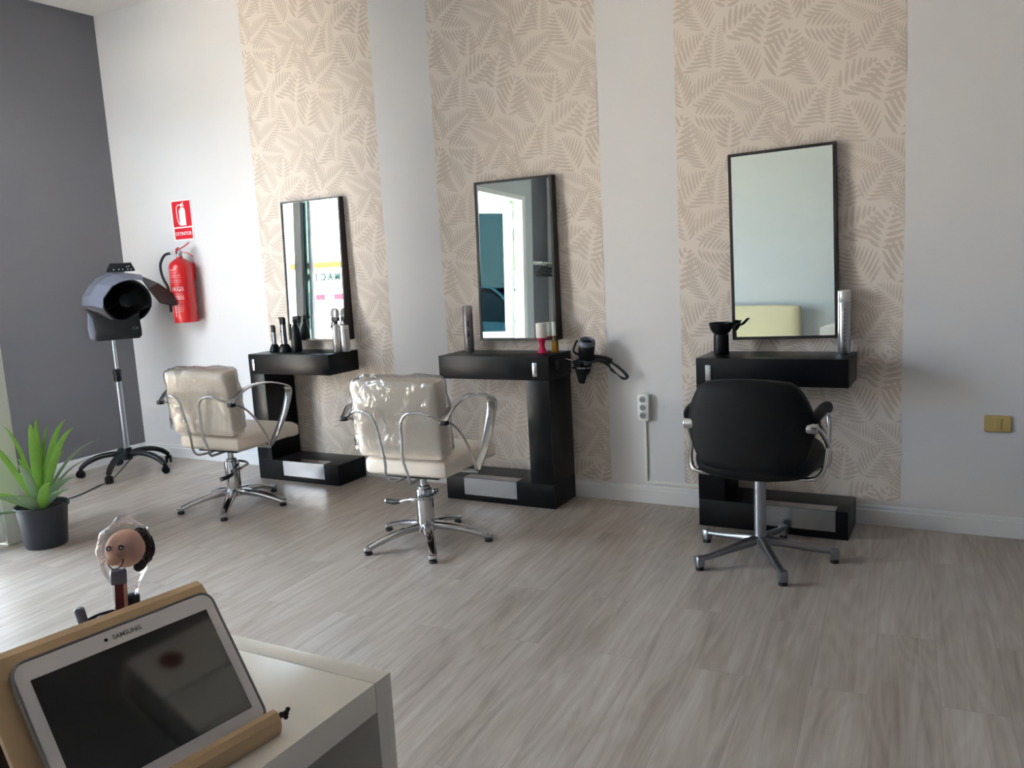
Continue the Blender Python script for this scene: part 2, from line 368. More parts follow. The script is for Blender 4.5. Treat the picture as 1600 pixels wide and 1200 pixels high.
def fern_polys():
    rnd = random.Random(2); out = []
    for fi, (tx, tz, bx, bz, hw, n, br, an) in enumerate(FERNS):
        T = Vector((tx, tz)); B = Vector((bx, bz)); ax = (T-B); Ln = ax.length; ax.normalize(); nr = Vector((-ax.y, ax.x)); curve = rnd.uniform(-.06, .06)
        an0 = R_(an); pitch = Ln/n
        for i in range(n):
            t = (i+.35)/n
            c = B+ax*Ln*t+nr*curve*Ln*math.sin(math.pi*t)
            prof = min(1.0, 0.62+1.6*t)*(1-t**1.7)*1.12+0.06
            for sd in (-1, 1):
                ln = hw*1.34*prof/math.sin(max(an0, .9)); a = an0*(1-.25*t)
                if ln < 0.006: continue
                d = ax*math.cos(a)+nr*sd*math.sin(a); w = min(pitch*0.36*(0.62+.42*br/1.2), 0.0105)*(0.75+.25*prof)
                e = Vector((-d.y, d.x))*sd; s0 = c+d*0.0035; bend = ax*ln*0.10
                P = [s0, s0+d*ln*.28+e*w, s0+d*ln*.62+e*w*.9+bend*.5, s0+d*ln*.9+e*w*.45+bend*.9, s0+d*ln+bend, s0+d*ln*.9-e*w*.4+bend*.9, s0+d*ln*.6-e*w*.8+bend*.4, s0+d*ln*.25-e*w*.8]
                out.append((fi, [(p.x, p.y) for p in P]))
    return out
FP = fern_polys()
for (x0, x1, z0) in ((1.4664, 2.5291, 2.367), (2.9466, 3.9961, 2.243), (4.4207, 5.480, 2.232)):
    b = MB(); b.add([(x0, -.0009, .096), (x1, -.0009, .096), (x1, -.0009, H), (x0, -.0009, H)], [(0, 1, 2, 3)], M_paper)
    for i in range(-3, 3):
        for j in range(-6, 8):
            dx = .53*i; dz = .66*j+(.33 if i % 2 else 0)
            for k, P in FP:
                Q = [(x0+dx+x, z0+dz+z) for x, z in P]
                zs = [q[1] for q in Q]; xs = [q[0] for q in Q]
                if max(zs) > H-.003 or min(zs) < .1 or max(xs) < x0 or min(xs) > x1: continue
                Q = clipx(clipx(Q, x0, 1), x1, -1)
                if len(Q) < 3: continue
                b.add([(x, -.0013-.00006*(k % 16)-.00003*(i % 2), z) for x, z in Q], [tuple(range(len(Q)))], M_fern)
    o = b.obj('wallpaper_panel', wall_back, recalc=False, smooth=False)
    for pl in o.data.polygons: pass

# ------------------------------------------------------------------ windows, door, outside
def wframe(b, axis, c, a0, a1, z0, z1, t, d, m):
    for (u0, u1, w0, w1) in ((a0, a0+t, z0, z1), (a1-t, a1, z0, z1), (a0+t, a1-t, z0, z0+t), (a0+t, a1-t, z1-t, z1)):
        if axis == 'x': b.box(u0, u1, c-d/2, c+d/2, w0, w1, m, .004)
        else: b.box(c-d/2, c+d/2, u0, u1, w0, w1, m, .004)
# window_1: in the return beside the pier (faces the street)
wp = bpy.data.objects.new('window_1', None); COL.objects.link(wp); struct(wp)
b = MB(); wframe(b, 'x', PY, .045, FX-.11, .10, 2.80, .05, .07, M_wfr); b.box(.215, .300, PY-.035, PY+.035, .15, 2.75, M_wfr, .004); b.obj('window_frame', wp)
b = MB(); b.box(.302, .318, PY-.028, PY+.028, .15, 2.75, M_gry, .002); b.box(.385, .387, PY-.022, PY+.022, .15, 2.75, M_aqua); b.box(.387, .400, PY-.028, PY+.028, .15, 2.75, M_gry, .002); b.obj('sliding_track', wp)
b = MB(); b.box(.320, .384, PY-.012, PY+.012, .15, 2.75, M_agl); b.obj('overlapping_pane', wp)
b = MB(); b.box(.10, .212, PY-.004, PY+.004, .15, 2.75, M_glass); b.box(.402, FX-.162, PY-.004, PY+.004, .15, 2.75, M_glass); b.obj('pane', wp)
# window_2: fixed glazing on the long shop front, next to the pier
wp = bpy.data.objects.new('window_2', None); COL.objects.link(wp); struct(wp)
b = MB(); wframe(b, 'y', FX-.06, -3.30, -1.832, .02, DH, .06, .09, M_wfr); b.obj('window_frame', wp)
b = MB(); b.box(FX-.064, FX-.056, -3.24, -1.892, .08, DH-.06, M_glass); b.obj('pane', wp)
# door_1: opening with lintel, leaf swung into the room
dp = bpy.data.objects.new('door_1', None); COL.objects.link(dp); struct(dp)
b = MB(); b.box(FX-.10, FX+.012, -3.36, -3.30, 0, DH, M_wfr, .004); b.box(FX-.10, FX+.012, -4.38, -4.30, 0, DH, M_wfr, .004); b.box(FX-.10, FX+.012, -4.30, -3.36, DH-.05, DH, M_wfr, .004); b.obj('door_frame', dp)
LEAF = R_(47)
LX = frame((FX-.11, -4.285, 0), (-math.sin(LEAF), math.cos(LEAF), 0), (-math.cos(LEAF), -math.sin(LEAF), 0), (0, 0, 1))
b = MB()
for (u0, u1, w0, w1) in ((0, .11, .01, 2.28), (.72, .83, .01, 2.28), (.11, .72, 2.17, 2.28), (.11, .72, .01, .84)): b.box(u0, u1, -.022, .022, w0, w1, M_wfr, .005, X=LX)
lf = b.obj('door_leaf', dp)
b = MB(); b.box(.11, .72, -.005, .005, .84, 2.17, M_tglass, X=LX); b.obj('pane', lf)
b = MB()
for z in (.3, 1.25, 2.05): b.lathe([(0, z-.04), (.011, z-.04), (.011, z+.04), (0, z+.04)], M_white, 12, X=LX@Matrix.Translation((-.005, .02, 0)))
b.obj('hinge', lf)
b = MB(); b.tube([(.775, -.02, 1.05), (.775, -.06, 1.05), (.69, -.06, 1.05)], .009, M_chrome, 8, X=LX); b.obj('door_handle', lf)

# outside: pavement, street wall opposite
b = MB(); b.box(-30, FX-.121, -40, PY-.056, -.12, -.02, M_asph); b.box(-30, -.121, PY-.056, 8, -.12, -.02, M_asph); struct(b.obj('pavement'))
pb = thing('pharmacy_building', 'white pharmacy front with orange band and green letters, seen in the left mirror', 'building', (-6, -9.2, 0))
b = MB(); b.box(-5.0, 2.7, -3.0, 0, -.02, 3.9, M_bld); b.obj('wall', pb)
b = MB(); b.box(-3.6, 2.6, 0, .05, 2.16, 2.28, M_orange); b.obj('fascia_band', pb)
for i, ch in enumerate('FARMACIA'):
    x = .89-i*.19   # reads towards -X for a viewer facing the front
    b = MB(); text_mesh(ch, frame((x, .02, 1.90), (-1, 0, 0), (0, 0, 1), (0, 1, 0)), .21, M_teal, .01, 'CENTER', b, .035); b.obj('letter', pb)
for x0, x1 in ((-.27, -.05), (.23, .45)):
    b = MB(); b.box(x0, x1, 0, .04, 1.50, 1.62, M_rose); b.obj('poster', pb)
for x0, x1 in ((.13, .19), (-.45, -.35)):
    b = MB(); b.box(x0, x1, 0, .06, .9, 1.66, M_gry); b.obj('shutter_post', pb)
t = thing('office_building', 'long grey green building far behind the parked car, seen through the door pane', 'building', (-9, -24, 0))
b = MB(); b.box(-7, 12, -3, 0, -.02, 5.2, M_dkb); b.obj('wall', t)
for k in range(7):
    b = MB(); b.box(-5.8+k*2.4, -4.2+k*2.4, 0, .04, 1.2, 3.4, M_dglass); b.obj('window', t)

def make_tree(x, y, h, r, label, seed):
    rnd = random.Random(seed); t = thing('street_tree', label, 'tree', (x, y, -.02), 0, 'street trees outside the shop')
    b = MB(); b.tube([(0, 0, 0), (.05, .02, h*.35), (-.03, 0, h*.62), (0, 0, h*.8)], .1, M_bark, 8, smooth=3, radii=[.16, .12, .09, .05]); b.obj('trunk', t)
    b = MB()
    for i in range(2600):
        u = rnd.uniform(-1, 1); a = rnd.uniform(0, 6.283); k = rnd.uniform(.5, 1)**.5*r; s_ = math.sqrt(1-u*u)
        c = Vector((k*s_*math.cos(a), k*s_*math.sin(a), h*.72+k*u*.95)); q = Euler((rnd.uniform(0, 3), rnd.uniform(0, 3), rnd.uniform(0, 3))).to_matrix()
        l = rnd.uniform(.10, .2); b.add([c+q@Vector(v)*l for v in ((-1, 0, 0), (0, -.45, .1), (1, 0, 0), (0, .45, .1))], [(0, 1, 2, 3)], M_tree)
    b.obj('foliage', t, smooth=False, recalc=False)
make_tree(-5.7, -14.5, 5.0, 1.7, 'green street tree outside, left one seen through the tinted door pane in the middle mirror', 3)
make_tree(-7.0, -19.5, 5.6, 2.1, 'green street tree outside, right one seen through the tinted door pane in the middle mirror', 9)
def make_car(x, y, rz):
    t = thing('parked_car', 'pale blue car parked outside, reflected in the middle mirror through the door', 'car', (x, y, -.02), rz)
    def loft(secs, m, name, parent):
        b = MB(); vs = []; k = 0
        for (xx, hw, zl, zh, tp) in secs:
            ring = [(xx, -hw, zl), (xx, -hw*1.0, (zl+zh)/2), (xx, -hw*tp, zh), (xx, 0, zh+.03), (xx, hw*tp, zh), (xx, hw, (zl+zh)/2), (xx, hw, zl)]; k = len(ring); vs += ring
        fs = []
        for i in range(len(secs)-1):
            for q in range(k): fs.append((i*k+q, (i+1)*k+q, (i+1)*k+(q+1) % k, i*k+(q+1) % k))
        fs.append(tuple(range(k))); fs.append(tuple(range((len(secs)-1)*k, len(secs)*k)))
        b.add(vs, fs, m); return b.obj(name, parent, angle=50)
    loft([(-2.05, .62, .35, .62, .8), (-1.95, .80, .25, .82, .85), (-1.2, .86, .2, .90, .9), (0, .88, .2, .92, .92), (1.0, .87, .2, .90, .9), (1.8, .80, .22, .74, .85), (2.05, .62, .3, .56, .8)], M_car, 'body', t)
    loft([(-1.75, .60, .88, .92, .9), (-1.25, .70, .88, 1.32, .82), (-.2, .74, .88, 1.44, .80), (.45, .74, .88, 1.38, .80), (1.15, .66, .88, .92, .9)], M_dglass, 'windows', t)
    b = MB(); b.bar([(-1.25, .58, 1.37), (-.2, .60, 1.475), (.45, .60, 1.41), (1.17, .62, .94)], .05, .03, M_car, (0, 0, 1), 4); b.bar([(-1.25, -.58, 1.37), (-.2, -.60, 1.475), (.45, -.60, 1.41), (1.17, -.62, .94)], .05, .03, M_car, (0, 0, 1), 4)
    b.box(-1.2, .42, -.56, .56, 1.455, 1.475, M_car, .008); b.obj('roof', t)
    for sx in (-1.3, 1.3):
        for sy in (-1, 1):
            b = MB(); X = Matrix.Translation((sx, sy*.80, .31))@Matrix.Rotation(R_(90), 4, 'X')
            b.lathe([(0, -.1), (.24, -.1), (.31, -.08), (.31, .08), (.24, .1), (0, .1)], M_tyre, 24, X=X); b.lathe([(0, -.104), (.17, -.104), (.19, -.098), (.19, .098), (.17, .104), (0, .104)], M_silver, 16, X=X); b.obj('wheel', t)
make_car(-1.25, -8.6, R_(30))

# ------------------------------------------------------------------ styling desks
def desk(x0, x1, side, label, hx, plate):
    t = thing('styling_desk', label, 'desk', ((x0+x1)/2, -.145, 0), 0); cx = (x0+x1)/2
    def P(b, n, m=None): 
        o = b.obj(n, t); 
        for v in o.data.vertices: v.co -= Vector((cx, -.145, 0))
        return o
    FY = -.290
    b = MB(); b.box(x0, x1, FY, -.003, .716, .847, M_black, .0015); ts = P(b, 'table_top')
    c0, c1 = (x0, x0+.130) if side < 0 else (x1-.143, x1)
    b = MB(); b.box(c0, c1, FY, -.020, .136, .7155, M_black, .0015); P(b, 'side_column')
    b = MB(); b.box(x0, x1, FY, -.020, 0, .1355, M_black, .0015); P(b, 'plinth')
    b = MB(); b.box(hx, hx+.028, FY-.006, FY, .738, .814, M_steelp, .001); P(b, 'handle')
    b = MB(); p0, p1 = plate; b.box(p0, p1, FY-.0025, FY, .036, .1375, M_steelp); b.box(p0, p1, FY-.0025, FY+.075, .1356, .138, M_steelp); P(b, 'foot_plate')
    return t
desk(1.545, 2.240, -1, 'black styling desk with left side column below the left mirror', 1.572, (1.768, 2.124))
d2 = desk(3.068, 3.776, 1, 'black styling desk with right side column and hair dryer holder below the middle mirror', 3.680, (3.192, 3.540))
desk(4.583, 5.283, -1, 'black styling desk with left side column behind the black chair', 4.630, (4.880, 5.228))

# ------------------------------------------------------------------ mirrors (frame leans out at the bottom)
def mirror(x0, z0, w, h, dt, db, label, roll=0.0, rail=.014):
    t = thing('wall_mirror', label, 'mirror', (x0+w/2, 0, z0)); X = Matrix.Translation((x0+w/2, 0, z0+h/2))@Matrix.Rotation(roll, 4, 'Y')
    Xi = Matrix.Translation((-(x0+w/2), 0, -z0)); G = Xi@X
    yf = lambda z: -(dt+(db-dt)*(h/2-z)/h)
    def face(xa, xb, za, zb, off): return [(xa, yf(za)+off, za), (xb, yf(za)+off, za), (xb, yf(zb)+off, zb), (xa, yf(zb)+off, zb)]
    b = MB()
    for (xa, xb, za, zb) in ((-w/2, -w/2+rail, -h/2, h/2), (w/2-rail, w/2, -h/2, h/2), (-w/2+rail, w/2-rail, -h/2, -h/2+rail), (-w/2+rail, w/2-rail, h/2-rail, h/2)):
        f = face(xa, xb, za, zb, 0); bk = [(xa, -.002, za), (xb, -.002, za), (xb, -.002, zb), (xa, -.002, zb)]
        b.add(f+bk, [(0, 1, 2, 3), (7, 6, 5, 4), (0, 4, 5, 1), (1, 5, 6, 2), (2, 6, 7, 3), (3, 7, 4, 0)], M_mframe, G)
    b.obj('frame', t, angle=20)
    b = MB(); e = .0005; f = face(-w/2+rail-e, w/2-rail+e, -h/2+rail-e, h/2-rail+e, .004); g = face(-w/2+rail-e, w/2-rail+e, -h/2+rail-e, h/2-rail+e, .008)
    b.add(f, [(0, 1, 2, 3)], M_mirror, G); b.add(f+g, [(4, 7, 6, 5), (0, 4, 5, 1), (1, 5, 6, 2), (2, 6, 7, 3), (3, 7, 4, 0)], M_mframe, G)
    b.obj('mirror_glass', t, smooth=False)
mirror(1.722, .917, .500, .914, .045, .082, 'narrow black framed mirror, leftmost of the three, reflecting the bright street', rail=.011)
mirror(3.232, .913, .497, .908, .050, .080, 'black framed mirror, middle of the three, reflecting an open white door')
mirror(4.698, .915, .500, .912, .040, .060, 'black framed mirror, rightmost of the three, hanging slightly crooked', R_(-1.0))

# ------------------------------------------------------------------ fire extinguisher and its sign
sg = thing('safety_sign', 'red and white EXTINTOR sign on the wall above the extinguisher', 'sign', (.717, 0, 1.785))
b = MB(); b.prism([(-.106, -.143), (.106, -.143), (.106, .147), (-.106, .147)], .0015, .0045, M_signw, X=WALLF(0, 0, 0)); b.obj('plate', sg)
b = MB(); b.box(-.096, .096, -.0052, -.0044, -.044, .138, M_sred); b.box(-.092, .092, -.0052, -.0044, -.133, -.054, M_sred); b.obj('red_field', sg)
b = MB(); X = WALLF(0, -.0058, 0)
b.prism([(-.026, -.036), (.040, -.036), (.040, .070), (.032, .088), (.014, .096), (-.008, .088), (-.026, .070)], 0, .0004, M_signw, X)
b.prism([(-.002, .094), (.012, .094), (.012, .108), (.030, .098), (.034, .104), (.016, .118), (.030, .124), (.028, .130), (-.004, .116)], 0, .0004, M_signw, X)
hp, _ = crm([(0, .108, 0), (-.028, .112, 0), (-.048, .092, 0), (-.050, .04, 0), (-.044, 0, 0), (-.030, -.028, 0)], 5)
for i in range(len(hp)-1):
    a, c = hp[i], hp[i+1]; n = (c-a).normalized(); n = Vector((-n.y, n.x, 0))*.0038
    b.add([(a+n), (c+n), (c-n), (a-n)], [(0, 1, 2, 3)], M_signw, X)
b.obj('pictogram', sg, smooth=False)
b = MB(); text_mesh('EXTINTOR', WALLF(0, -.0056, -.105), .0345, M_signw, .0003, 'CENTER', b); b.obj('lettering', sg, smooth=False)

ex = thing('fire_extinguisher', 'red fire extinguisher hanging on the wall below its sign', 'fire extinguisher', (.765, -.105, 1.055)); r = .083
b = MB(); b.lathe([(0, .012), (r*.94, .012), (r*.94, 0), (r, 0), (r, .016), (r*.985, .022), (r, .030), (r, .385), (r*.97, .405), (r*.80, .432), (r*.45, .452), (.022, .458), (.022, .470), (0, .470)], M_red, 36); bd = b.obj('body', ex, angle=30)
b = MB()
ang = math.atan2(-3.5, 5.0)   # print faces the room
def cyl_patch(z0, z1, a0, a1, m, rr):
    n = 10; vs = []; fs = []
    for i in range(n+1):
        a = a0+(a1-a0)*i/n; vs += [(rr*math.cos(a), rr*math.sin(a), z0), (rr*math.cos(a), rr*math.sin(a), z1)]
    for i in range(n): fs.append((2*i, 2*i+2, 2*i+3, 2*i+1))
    b.add(vs, fs, m)
A0 = R_(-118); 
rnd = random.Random(8)
def words(z, h, a0, a1, m=M_lab):
    a = a0
    while a < a1-.05:
        w = rnd.uniform(.05, .16); cyl_patch(z, z+h, a, min(a+w, a1), m, r+.0008); a += w+.035
cyl_patch(.165, .195, A0, A0+1.35, M_lab, r+.0006)
for i in range(4): words(.170+i*.0062, .0028, A0+.05, A0+1.3, M_red)
for i, (z, h) in enumerate(((.372, .012), (.355, .005), (.335, .005), (.322, .004), (.300, .005), (.288, .004), (.205, .004), (.145, .004), (.118, .004), (.105, .004), (.092, .004), (.078, .004))): words(z, h, A0, A0+(1.3 if i > 1 else .9))
cyl_patch(.04, .15, A0+.50, A0+.56, M_signw, r+.001)
cyl_patch(.142, .150, A0+.30, A0+.80, M_signw, r+.001)
def cyl_text(s, zc, size, a0):
    bb = MB(); text_mesh(s, Matrix.Identity(4), size, M_signw, .0001, 'LEFT', bb)
    b.add([((r+.0012)*math.cos(a0+v.x/r), (r+.0012)*math.sin(a0+v.x/r), zc+v.y) for v in bb.v], bb.f, M_signw)
cyl_text('6KGS', .228, .040, A0+.30)
b.obj('printed_label', bd, smooth=False, recalc=False)
b = MB(); b.lathe([(0, .468), (.020, .468), (.020, .488), (.014, .492), (.014, .51), (0, .51)], M_silver, 16); b.box(-.016, .016, -.012, .012, .485, .512, M_dchrome, .003); b.obj('valve', ex)
HX = Matrix.Rotation(R_(28), 4, 'Z')
b = MB(); b.bar([(-.020, 0, .508), (.0, 0, .520), (.04, 0, .540), (.082, 0, .566)], .022, .006, M_red, (0, 0, 1), 4, X=HX); b.obj('lever', ex)
b = MB(); b.bar([(.0, 0, .498), (.04, 0, .497), (.07, 0, .488), (.095, 0, .468)], .020, .006, M_red, (0, 0, 1), 4, X=HX); b.bar([(-.02, 0, .49), (-.018, 0, .52), (0, 0, .535)], .024, .006, M_red, (1, 0, 0), 4, X=HX); b.obj('carry_handle', ex)
b = MB(); b.tube([(-.016, -.012, .498), (-.035, -.024, .498), (-.052, -.034, .497)], .0075, M_silver, 10); b.obj('hose_fitting', ex)
b = MB(); b.tube([(-.050, -.033, .497), (-.092, -.052, .485), (-.124, -.068, .430), (-.125, -.070, .365), (-.108, -.066, .305), (-.086, -.062, .262), (-.078, -.063, .20), (-.077, -.062, .08)], .0095, M_rub, 10, smooth=6); b.obj('hose', ex)
b = MB(); b.box(-.03, .03, .083, .103, .30, .42, M_red, .004); b.obj('wall_bracket', ex)

# ------------------------------------------------------------------ hood dryer on castors
hd = thing('hood_dryer', 'grey and black hood hair dryer on a silver pole with castors, in the corner', 'hair dryer', (.43, -.476, 0), 0)
uax = Vector((.577, .817, 0)); dax = Vector((.817, -.577, 0)); DX = frame((0, 0, 0), uax, dax, (0, 0, 1))   # local: u right, d to the room, z up
for k in range(5):
    a = R_(-60+72*k); dx, dy = math.cos(a), math.sin(a)
    b = MB(); b.bar([(dx*.02, dy*.02, .135), (dx*.10, dy*.10, .148), (dx*.19, dy*.19, .138), (dx*.27, dy*.27, .105), (dx*.315, dy*.315, .068)], .046, .036, M_bplas, (0, 0, 1), 4, scale=[(1.3, 1.1), (1, 1), (1, 1), (.95, .9), (.8, .8)]); lg = b.obj('base_leg', hd)
    b = MB(); cx, cy = dx*.318, dy*.318; ca = a+R_(50); ax = Vector((-math.sin(ca), math.cos(ca), 0))
    Xc = frame((cx, cy, .026), (math.cos(ca), math.sin(ca), 0), (0, 0, 1), ax)
    for s in (-1, 1): b.lathe([(0, s*.006), (.025, s*.006), (.026, s*.012), (.024, s*.021), (.010, s*.023), (0, s*.023)], M_bplas, 18, X=Xc)
    b.tube([(cx, cy, .07), (cx, cy, .03)], .010, M_bplas, 8); b.bar([(cx-ax.x*.022, cy-ax.y*.022, .046), (cx, cy, .058), (cx+ax.x*.022, cy+ax.y*.022, .046)], .03, .008, M_bplas, (0, 0, 1), 3); b.obj('castor', lg)
b = MB(); b.lathe([(0, .10), (.035, .10), (.038, .13), (.036, .17), (.030, .185), (0, .185)], M_bplas, 22); b.obj('hub', hd)
b = MB(); b.lathe([(.0215, .10), (.0215, .69)], M_silver, 20, cap=True); b.obj('lower_pole', hd)
b = MB(); b.lathe([(.0215, .668), (.027, .672), (.027, .70), (.024, .712), (.029, .722), (.029, .752), (.022, .758), (.015, .760)], M_bplas, 20); b.tube([(.02, 0, .735), (.05, -.02, .735)], .008, M_bplas, 8); b.obj('height_clamp', hd)
b = MB(); b.lathe([(.0135, .75), (.0135, 1.02)], M_chrome, 18, cap=True); b.obj('upper_pole', hd)
# visor: faceted band
outer = [(-.172, 1.215), (-.162, 1.280), (-.112, 1.352), (-.055, 1.405), (.02, 1.440), (.11, 1.440), (.215, 1.415)]
inner = [(-.039, 1.197), (-.030, 1.265), (.032, 1.345), (.085, 1.372), (.135, 1.384), (.19, 1.384), (.235, 1.378)]
b = MB(); vs = []; fs = []
n = len(outer)
for (o_, i_) in zip(outer, inner):
    m_ = ((o_[0]*.55+i_[0]*.45)-.010*(1 if o_[0] < .1 else -1), o_[1]*.55+i_[1]*.45+.012)
    vs += [(o_[0], -.10, o_[1]), (m_[0], .04, m_[1]), (i_[0], .14, i_[1]), (i_[0]+.004, .136, i_[1]-.006), (m_[0]+.004, .034, m_[1]-.008), (o_[0]+.006, -.10, o_[1]-.006)]
for i in range(n-1):
    for q in range(6): fs.append((i*6+q, (i+1)*6+q, (i+1)*6+(q+1) % 6, i*6+(q+1) % 6))
fs.append(tuple(range(6))); fs.append(tuple(range((n-1)*6, n*6)))
b.add(vs, fs, M_gplas, DX); b.obj('visor', hd, angle=8)
b = MB(); top = [(.205, 1.418, .0), (.336, 1.346, .06), (.425, 1.265, .11), (.440, 1.190, .13)]; bot = [(.235, 1.378, .14), (.264, 1.312, .17), (.326, 1.215, .19), (.410, 1.185, .18)]
vs = []; fs = []
for t_, o_ in zip(top, bot):
    vs += [(t_[0], t_[2], t_[1]), (o_[0], o_[2], o_[1]), (o_[0]-.004, o_[2]-.006, o_[1]-.006), (t_[0]-.004, t_[2]-.004, t_[1]-.010)]
for i in range(3):
    for q in range(4): fs.append((i*4+q, (i+1)*4+q, (i+1)*4+(q+1) % 4, i*4+(q+1) % 4))
fs.append((0, 1, 2, 3)); fs.append((12, 13, 14, 15)); b.add(vs, fs, M_bplas, DX); b.obj('visor_wing', hd, angle=15)
# bowl
b = MB(); vs = []; fs = []; nu, nv = 28, 9
for L, (ru, rz, rd) in enumerate(((.160, .155, .20), (.150, .146, .19))):
    for j in range(nv+1):
        ph = R_(90*j/nv)
        for i in range(nu):
            a = 2*math.pi*i/nu; vs.append((.120+ru*math.cos(a)*math.sin(ph), .06-rd*math.cos(ph), 1.235+rz*math.sin(a)*math.sin(ph)))
for L in range(2):
    o0 = L*(nv+1)*nu
    for j in range(nv):
        for i in range(nu): fs.append((o0+j*nu+i, o0+j*nu+(i+1) % nu, o0+(j+1)*nu+(i+1) % nu, o0+(j+1)*nu+i))
for i in range(nu): fs.append((nv*nu+i, nv*nu+(i+1) % nu, (nv+1)*nu+nv*nu+(i+1) % nu, (nv+1)*nu+nv*nu+i))
b.add(vs, fs, M_bplas, DX); bw = b.obj('hood_bowl', hd, angle=30)
b = MB()
for i in range(6):
    a = R_(200+28*i); b.tube([(.120+.145*math.cos(a)*s, .045-.17*math.sqrt(max(0, 1-s*s)), 1.235+.14*math.sin(a)*s) for s in (.25, .5, .75, .97)], .003, M_bplas2, 6, X=DX)
b.lathe([(.02, 0), (.045, .004), (.05, .012), (0, .014)], M_bplas2, 16, X=DX@Matrix.Translation((.12, -.12, 1.235))@Matrix.Rotation(R_(-90), 4, 'X')); b.obj('inner_grille', bw)
# neck body
out = [(-.150, 1.200), (-.108, 1.152), (-.096, 1.070), (-.110, .985), (-.098, .972), (.170, .972), (.188, .990), (.190, 1.030), (.184, 1.130), (.205, 1.162), (.276, 1.186), (.262, 1.21), (.20, 1.155), (.10, 1.105), (.0, 1.112), (-.08, 1.17)]
b = MB(); b.prism(out, -.06, .13, M_bplas, X=DX@Matrix(((1, 0, 0, 0), (0, 0, 1, 0), (0, 1, 0, 0), (0, 0, 0, 1))), bev=.006); nb = b.obj('motor_housing', hd)
b = MB(); b.prism([(-.137, 1.175), (-.150, 1.06), (-.142, .985), (-.112, .972), (-.098, 1.03), (-.104, 1.13)], -.10, .06, M_gplas, X=DX@Matrix(((1, 0, 0, 0), (0, 0, 1, 0), (0, 1, 0, 0), (0, 0, 0, 1))), bev=.01); b.obj('side_cover', hd)
b = MB(); Xl = DX@frame((.128, .1305, 1.045), (1, 0, 0), (0, 0, 1), (0, 1, 0))
b.bar([(0, 0, 0), (.012, .006, 0), (.03, .007, 0), (.048, .003, 0)], .0015, .0008, M_silver, (0, 0, 1), 4, X=Xl); b.bar([(.004, -.006, 0), (.02, -.008, 0), (.044, -.004, 0)], .0015, .0008, M_silver, (0, 0, 1), 4, X=Xl); b.ball((.03, 0, 0), .003, M_silver, X=Xl, u=8, v=6); b.obj('logo', nb)
b = MB(); XP = DX@frame((.105, .02, 1.470), (1, 0, 0), (0, .42, .90), (0, .90, -.42))
b.prism([(-.095, -.026), (.092, -.026), (.070, .028), (-.068, .028)], -.02, .02, M_bplas, X=XP, bev=.004); pn = b.obj('control_panel', hd)
for (x_, y_) in ((-.045, -.006), (-.012, -.006), (.012, -.006), (.045, -.006), (.066, -.006), (.040, .014), (.054, .016)):
    b = MB(); b.lathe([(0, .0205), (.0045, .0205), (.0045, .0215), (0, .0218)], M_canw, 10, X=XP@Matrix.Translation((x_, y_, 0))); b.obj('button', pn)
b = MB(); b.tube([(.01, .02, .10), (.08, -.20, .006), (.15, -.36, .005), (.215, -.50, .005), (.246, -.62, .005), (.232, -.71, .005), (.12, -.85, .005), (-.05, -1.0, .005), (-.25, -1.08, .005), (-.43, -1.1, .03)], .0045, M_cord, 8, smooth=6); b.obj('power_cord', hd)

